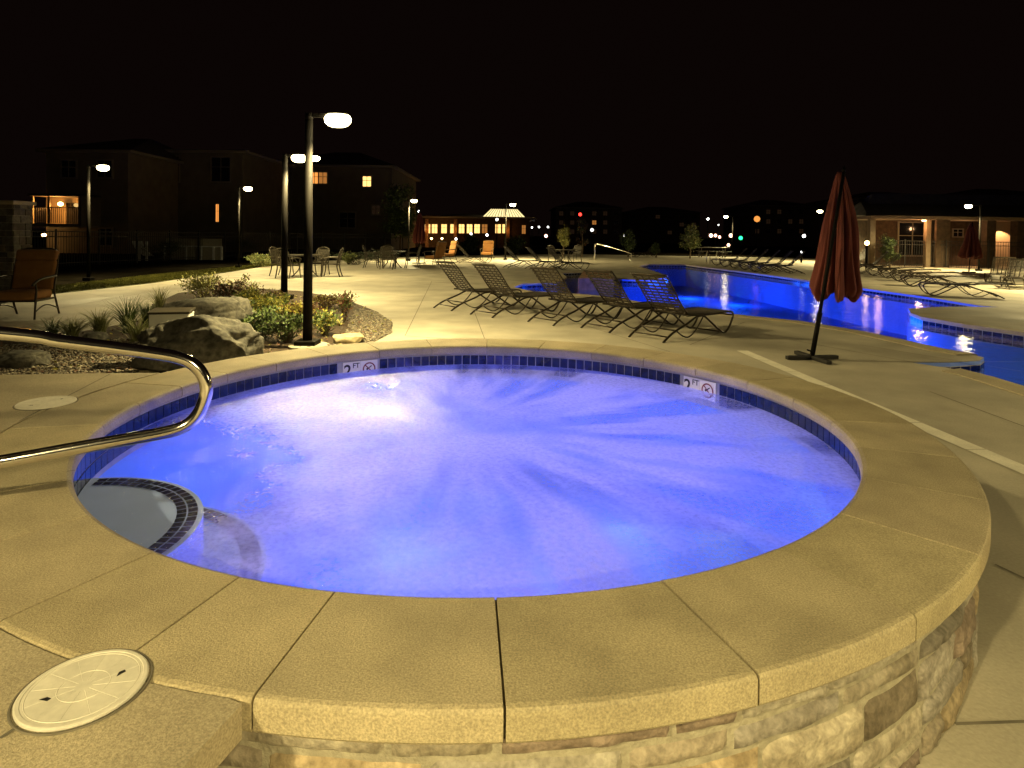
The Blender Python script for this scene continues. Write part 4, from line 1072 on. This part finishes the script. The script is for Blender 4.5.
for px in (455.5, 508, 427):
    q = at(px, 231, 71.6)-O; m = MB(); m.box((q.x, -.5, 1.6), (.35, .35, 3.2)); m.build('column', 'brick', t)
    q2 = at(px, 224, 71); light('column_light', 'POINT', (q2.x, 70.9, 2.0), 9, (1, .38, .07), .1)
for px, py in ((431.5, 238.5), (442, 238.5)):
    q = at(px, py, 70)-O; m = MB(); m.lathe([(.02, .12), (.14, 0), (.02, -.12)], 10); o = m.build('wall_lamp', 'bulb_warm', t, smooth=True); o.location = q
    light('porch_light', 'POINT', (q.x+O.x, 69.6, q.z), 25, (1, .5, .12), .1)
# pool house (right)
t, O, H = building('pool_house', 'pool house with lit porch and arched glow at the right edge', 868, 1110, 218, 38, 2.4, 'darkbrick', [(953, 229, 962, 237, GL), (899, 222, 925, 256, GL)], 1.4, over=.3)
pd = 35.5
m = MB(); a, b = at(868, 218, pd)-O, at(1110, 218, pd)-O; m.box(((a.x+b.x)/2, -1.3, H-.05), (b.x-a.x, 3.0, .18)); m.build('porch_roof', 'dimtrim', t)
m = MB(); m.add([(a.x-.3, -3.0, H+.06), (b.x, -3.0, H+.06), (b.x, 2.2, H+1.3), (a.x+2, 2.2, H+1.3)], [(0, 1, 2, 3)]); m.build('porch_shingles', 'roof', t)
for px, w in ((872, .3), (928, .26), (941, .75), (989, .5), (1020, .6)):
    q = at(px, 250, pd)-O; m = MB(); m.box((q.x, -2.4, (H-.15)/2), (w, w if w < .4 else .5, H-.15)); m.build('column', 'dimtrim' if w < .35 else 'darkbrick', t)
q = at(904, 220, pd); light('porch_light', 'POINT', at(921, 224, 35.3)-Vector((0, .0, .15)), 60, (1, .5, .2), .08)
m = MB(); p = at(924, 220, pd)-O; m.lathe([(.10, 0), (.11, -.04), (.05, -.07)], 12, (p.x, p.y, H-.16)); m.build('ceiling_lamp', 'bulb_warm', t)
p1, p2 = at(998, 222, 37.2)-O, at(1014, 262, 37.2)-O
m = MB(); m.box(((p1.x+p2.x)/2, -.3, p1.z/2), (p2.x-p1.x, .4, p1.z)); m.build('niche_wall', 'trim', t)
light('niche_light', 'SPOT', at(1006, 225, 37.0), 330, (1, .5, .2), .04, spot_size=rad(110), spot_blend=.15)
light('porch_light', 'POINT', at(965, 228, 35.6), 22, (1, .55, .25), .1)
light('porch_light', 'POINT', at(880, 226, 35.6), 12, (1, .55, .2), .1)
# far apartment blocks
def farblock(x0, x1, yt, d, label, seed, dens=.5, n=(6, 3)):
    random.seed(seed); wins = []; dx = (x1-x0)/n[0]; yb = 238; dy = (yb-yt)/(n[1]+.3)
    for i in range(n[0]):
        for j in range(n[1]):
            k = R(); wins.append((x0+dx*(i+.3), yt+dy*(j+.35), x0+dx*(i+.3)+dx*.35, yt+dy*(j+.35)+dy*.5, 'win_faint' if k < dens else ('win_dim' if k < dens+.06 else GL)))
    building('apartment_block', label, x0, x1, yt, d, 16, 'siding', wins, 1.5)
farblock(556, 622, 208, 120, 'faint dark apartment block behind the tall grasses right of the clubhouse', 4)
farblock(628, 700, 212, 150, 'faint apartment block behind the far end of the pool', 5, .3)
farblock(752, 818, 206, 120, 'dark apartment block with one orange balcony, left of the closed umbrella', 6, .6)
farblock(858, 960, 199, 95, 'dark apartment block rising above the pool house roof', 9, .4, (8, 2))
farblock(975, 1080, 196, 90, 'dark apartment block above the right pool lamp', 12, .3, (6, 2))
random.seed(21)
def dot(px, py, d, mat, r, label, name='street_lamp', cat='lamp', grp='distant lights', pole=True):
    q = at(px, py, d); t = thing(name, label, cat, (q.x, d, 0), 0, grp)
    m = MB(); m.lathe([(.02, r), (r*.7, r*.7), (r, 0), (r*.7, -r*.7), (.02, -r)], 12, (0, 0, q.z)); m.build('globe', mat, t, smooth=True)
    if pole: m = MB(); m.tube([(0, 0, 0), (0, 0, max(.2, q.z-r))], .06, 6); m.build('pole', 'pole', t)
    return t
for px, py, mt, r, lb in ((708, 219, 'bulb_white', .2, 'white distant lamp left of the pole lamp at the far pool end'), (718.5, 225, 'bulb_white', .11, 'tiny white lamp under the far pole lamp'),
    (711, 235.5, 'bulb_pink', .32, 'leftmost of three pink lamps behind the small tree'), (715.5, 235.5, 'bulb_pink', .26, 'middle of three pink lamps behind the small tree'), (719.5, 237, 'bulb_pink', .24, 'right one of three pink lamps behind the small tree'),
    (731, 235.5, 'bulb_pink', .33, 'single pink lamp left of the green signal'), (728.5, 245, 'bulb_pink', .26, 'low orange lamp under the single pink lamp'),
    (592, 230, 'bulb_white', .26, 'white lamp right of the red signal'), (624, 236, 'bulb_white', .18, 'dim white lamp above the far handrail'),
    (532, 227.5, 'bulb_white', .14, 'first white lamp right of the clubhouse'), (539, 227, 'bulb_white', .16, 'second white lamp right of the clubhouse'), (548, 227, 'bulb_white', .16, 'third white lamp right of the clubhouse'),
    (546, 236, 'bulb_pink', .28, 'pink lamp low right of the clubhouse'), (523, 237, 'bulb_pink', .18, 'small pink lamp at the clubhouse corner'), (527, 237, 'bulb_pink', .18, 'second small pink lamp at the clubhouse corner'),
    (804, 236, 'bulb_white', .28, 'white lamp just left of the closed umbrella'), (403.5, 209, 'bulb_white', .16, 'small white lamp left of the lamp by the clubhouse'),
    (419, 211.5, 'bulb_white', .14, 'small white lamp right of the lamp by the clubhouse'), (497, 219.5, 'bulb_white', .16, 'white lamp in front of the clubhouse roof'), (757, 219, 'win_orange', .5, 'orange lit balcony lamp of the far block'),
    (471, 234, 'bulb_white', .14, 'small white lamp under the clubhouse windows'), (487, 235, 'bulb_white', .15, 'small white lamp right under the clubhouse windows'), (456, 239, 'bulb_white', .14, 'low white lamp at the clubhouse shrubs')):
    dot(px, py, 60 if 415 < px < 500 else 85, mt, r*.8 if mt != 'win_orange' else .42, lb)
dot(867, 243, 33.5, 'bulb_warm', .12, 'yellow globe bollard lamp behind the loungers right of the umbrella', 'bollard_lamp')
dot(801.5, 252, 40, 'bulb_white', .06, 'tiny white low lamp left of the closed umbrella', 'bollard_lamp')
def signal(px, py, d, lit, label):
    q = at(px, py, d); t = thing('traffic_light', label, 'traffic light', (q.x, d, 0)); m = MB(); m.tube([(0, 0, 0), (0, 0, q.z+.6)], .08, 8); m.build('pole', 'pole', t)
    m = MB(); m.box((0, -.15, q.z), (.5, .25, 1.3)); bevel(m.build('housing', 'black', t), .03)
    m = MB(); m.tube([(0, -.27, q.z), (0, -.31, q.z)], .28, 16); m.build('lit_lens', lit, t)
signal(580, 214.5, 110, 'red', 'traffic light showing red, far right of the clubhouse')
signal(740, 238, 95, 'green', 'traffic light showing green behind the far loungers')

# ------------------------------------------------------------------ trees and far plants
def tree(px, base_y, ytop, wpx, label, mats, d=None, nl=2600, ls=.12, name='small_tree'):
    q = W(px, base_y) if d is None else Vector((at(px, base_y, d).x, d, 0)); H = at(px, ytop, q.y).z; rx = wpx/F*q.y/2
    t = thing(name, label, 'tree', q, 0, 'trees around the pool'); tr = MB(); lf = MB(); tips = []
    tr.tube(smooth_pts([(0, 0, 0), (.03, .02, H*.3), (-.02, 0, H*.6), (.02, 0, H*.9)], 4), [max(.012, .06*(1-i/13)) for i in range(13)], 7)
    for i in range(16):
        z = H*U(.22, .8); a = U(0, 2*PI); r = rx*U(.4, 1)*(1.15-.75*z/H); tip = Vector((r*cos(a), r*sin(a), z+H*U(.08, .22))); tr.tube(smooth_pts([(0, 0, z), tip*.5+Vector((0, 0, z*.5)), tip], 3), [.02, .018, .015, .012, .01, .008, .005], 5); tips.append(((0, 0, z), tip))
    for i in range(nl):
        a, b = random.choice(tips); a = Vector(a); u = U(.35, 1.1); s = rx*.16
        leaf(lf, a.lerp(b, u)+Vector((random.gauss(0, s), random.gauss(0, s), random.gauss(0, s))), ls*U(.6, 1.2), None, 0 if R() < .6 else 1)
    tr.build('trunk', 'bark', t, smooth=True); lf.build('crown', mats, t, recalc=False)
tree(690, 258.5, 224, 20, 'small yellow green tree at the far end of the pool', ['leaf_pale', 'leaf_green'], ls=.16)
tree(628, 257, 230, 16, 'slim dark tree left of the far end of the pool', ['leaf_green', 'leaf_dark'])
tree(656, 257.5, 244, 10, 'rounded dark bush tree at the far end of the pool', ['leaf_dark', 'leaf_green'], nl=1500)
tree(563, 257.5, 226, 14, 'pale feathery tree right of the clubhouse', ['leaf_pale', 'leaf_yellow'], nl=1200)
tree(582, 257, 216, 16, 'tall thin dark tree under the red traffic light', ['leaf_dark', 'leaf_rust'], nl=900)
tree(400, 250, 182, 40, 'tall dark tree left of the clubhouse', ['leaf_dark', 'leaf_green'], d=46, nl=5000, ls=.22)
tree(470, 256, 238, 22, 'dark shrub tree in front of the clubhouse windows', ['leaf_dark', 'leaf_green'], d=52, nl=2000, ls=.2)
tree(517, 256, 240, 26, 'broad dark shrub right in front of the clubhouse', ['leaf_dark', 'leaf_green'], d=50, nl=2200, ls=.2)
tree(890, 262, 236, 22, 'dark shrub at the left corner of the pool house', ['leaf_dark', 'leaf_green'], d=34.6, nl=2200, ls=.12)
for px, py, w_, h_, lb in ((352, 265, 2.6, .55, 'dark low shrub behind the patio chairs'), (378, 263, 2.4, .6, 'dark low shrub left of the second table'), (253, 268, 1.2, .5, 'pale low shrub left of the patio chairs'), (345, 265, .9, .5, 'pale low shrub between the two patio tables'), (158, 262, 2.4, 1.0, 'dark round bush behind the fence left of the patio screen'), (232, 258, 2.4, 1.1, 'dark bush behind the fence right of the patio screen')):
    q = W(px, py); q.y += .6; bush(q, w_/2, .6, h_, 1500, .07, ('leaf_dark', 'leaf_dark') if 'dark' in lb else ('leaf_pale', 'leaf_green'), lb, stems=22, group='hedges by the fence')
# pale patio enclosure beyond the fence
a, b = at(165, 246, 33), at(222, 246, 33); t = thing('patio_enclosure', 'pale patio screen with white posts beyond the fence', 'screen', ((a.x+b.x)/2, 33, 0))
w = b.x-a.x; m = MB(); m.box((0, .05, .55), (w-.1, .05, 1.1)); m.build('panel', 'mortar', t)
m = MB(); m.box((0, 0, a.z), (w, .08, .06)); m.build('top_rail', 'white', t)
for u in (-.5, -.12, .14, .36, .5):
    m = MB(); m.box((u*w, -.03, a.z/2), (.09, .09, a.z)); m.build('post', 'white', t)
a = at(138, 262, 31); t = thing('play_slide', 'pale curved slide standing beyond the fence', 'slide', (a.x, 31, 0)); m = MB()
hz = at(136, 241, 31).z
for i in range(8):
    u = i/8; x0_, x1_ = -.28+.55*u*u, -.28+.55*((i+1)/8)**2; z0_, z1_ = hz*(1-u)+.25*u, hz*(1-(i+1)/8)+.25*(i+1)/8
    m.add([(x0_, -.0, z0_), (x0_+.45, -.0, z0_), (x1_+.45, -.0, z1_), (x1_, -.0, z1_), (x0_, .1, z0_), (x0_+.45, .1, z0_), (x1_+.45, .1, z1_), (x1_, .1, z1_)], [(0, 1, 2, 3), (4, 5, 6, 7), (0, 3, 7, 4), (1, 2, 6, 5)])
m.build('chute', 'white', t)
m = MB(); m.box((-.1, .3, hz/2), (.08, .08, hz)); m.box((.25, .3, hz/2), (.08, .08, hz)); m.build('ladder', 'white', t)
# far handrail, ladder, picnic table
a = W(595, 260); b = W(630, 261.5)
t = thing('pool_railing', 'steel railing with a sloping bar at the far left of the pool', 'railing', a); d = b-a
m = MB(); m.tube(smooth_pts([(0, 0, 0), (0, 0, .9), (.1, 0, 1.0), (d.x*.5, d.y*.5, .8), (d.x, d.y, .5), (d.x+.05, d.y, .3), (d.x, d.y, 0)], 4), .04, 8); m.build('rail', 'steel', t, smooth=True)
m = MB(); m.tube([(.0, .3, 0), (.0, .3, .95)], .04, 8); m.build('post', 'steel', t)
q = W(714, 264.3); t = thing('pool_ladder', 'small white pool ladder at the far edge of the pool', 'ladder', q)
for s in (-.28, .28): m = MB(); m.tube(smooth_pts([(s, .5, 0), (s, .5, .5), (s, .25, .75), (s, -.1, .5), (s, -.15, -.1)], 4), .03, 8); m.build('rail', 'steel', t, smooth=True)
for z in (-.05, .15): m = MB(); m.box((0, -.13, z), (.55, .08, .03)); m.build('tread', 'white', t)
q = W(712, 257.3); t = thing('picnic_table', 'long pale picnic table behind the small pool ladder', 'table', q)
m = MB(); m.box((0, 0, .74), (2.4, .8, .05)); m.build('tabletop', 'wrought', t)
for s in (-1, 1):
    m = MB(); m.box((0, s*.75, .45), (2.4, .28, .04)); m.build('bench', 'wrought', t)
    m = MB(); m.box((s*.9, 0, .36), (.08, 1.5, .06)); m.box((s*.9, -.3, .36), (.06, .06, .72)); m.box((s*.9, .3, .36), (.06, .06, .72)); m.build('leg', 'wrought', t)

# ------------------------------------------------------------------ world, render
w = bpy.data.worlds.new('World'); sc.world = w; w.use_nodes = True
nt = w.node_tree; bg = nt.nodes['Background']
sky = nt.nodes.new('ShaderNodeTexSky'); sky.sky_type = 'NISHITA'; sky.sun_disc = False; sky.sun_elevation = rad(-6); sky.sun_rotation = rad(160)
mx = nt.nodes.new('ShaderNodeMix'); mx.data_type = 'RGBA'; mx.blend_type = 'ADD'; mx.inputs[0].default_value = 1
sc_ = nt.nodes.new('ShaderNodeVectorMath'); sc_.operation = 'SCALE'; sc_.inputs['Scale'].default_value = .01
nt.links.new(sky.outputs[0], sc_.inputs[0]); nt.links.new(sc_.outputs[0], mx.inputs[6]); mx.inputs[7].default_value = (.0042, .0020, .0016, 1)
nt.links.new(mx.outputs[2], bg.inputs[0]); bg.inputs[1].default_value = .5
sc.view_settings.view_transform = 'Standard'; sc.view_settings.look = 'None'; sc.view_settings.exposure = .5; sc.view_settings.gamma = 1
cy = sc.cycles
sc.render.engine = 'CYCLES'
cy.use_denoising = True; cy.max_bounces = 6; cy.diffuse_bounces = 3; cy.glossy_bounces = 3; cy.transmission_bounces = 4; cy.transparent_max_bounces = 16
cy.caustics_reflective = False; cy.caustics_refractive = False; cy.sample_clamp_indirect = 4; cy.use_light_tree = True
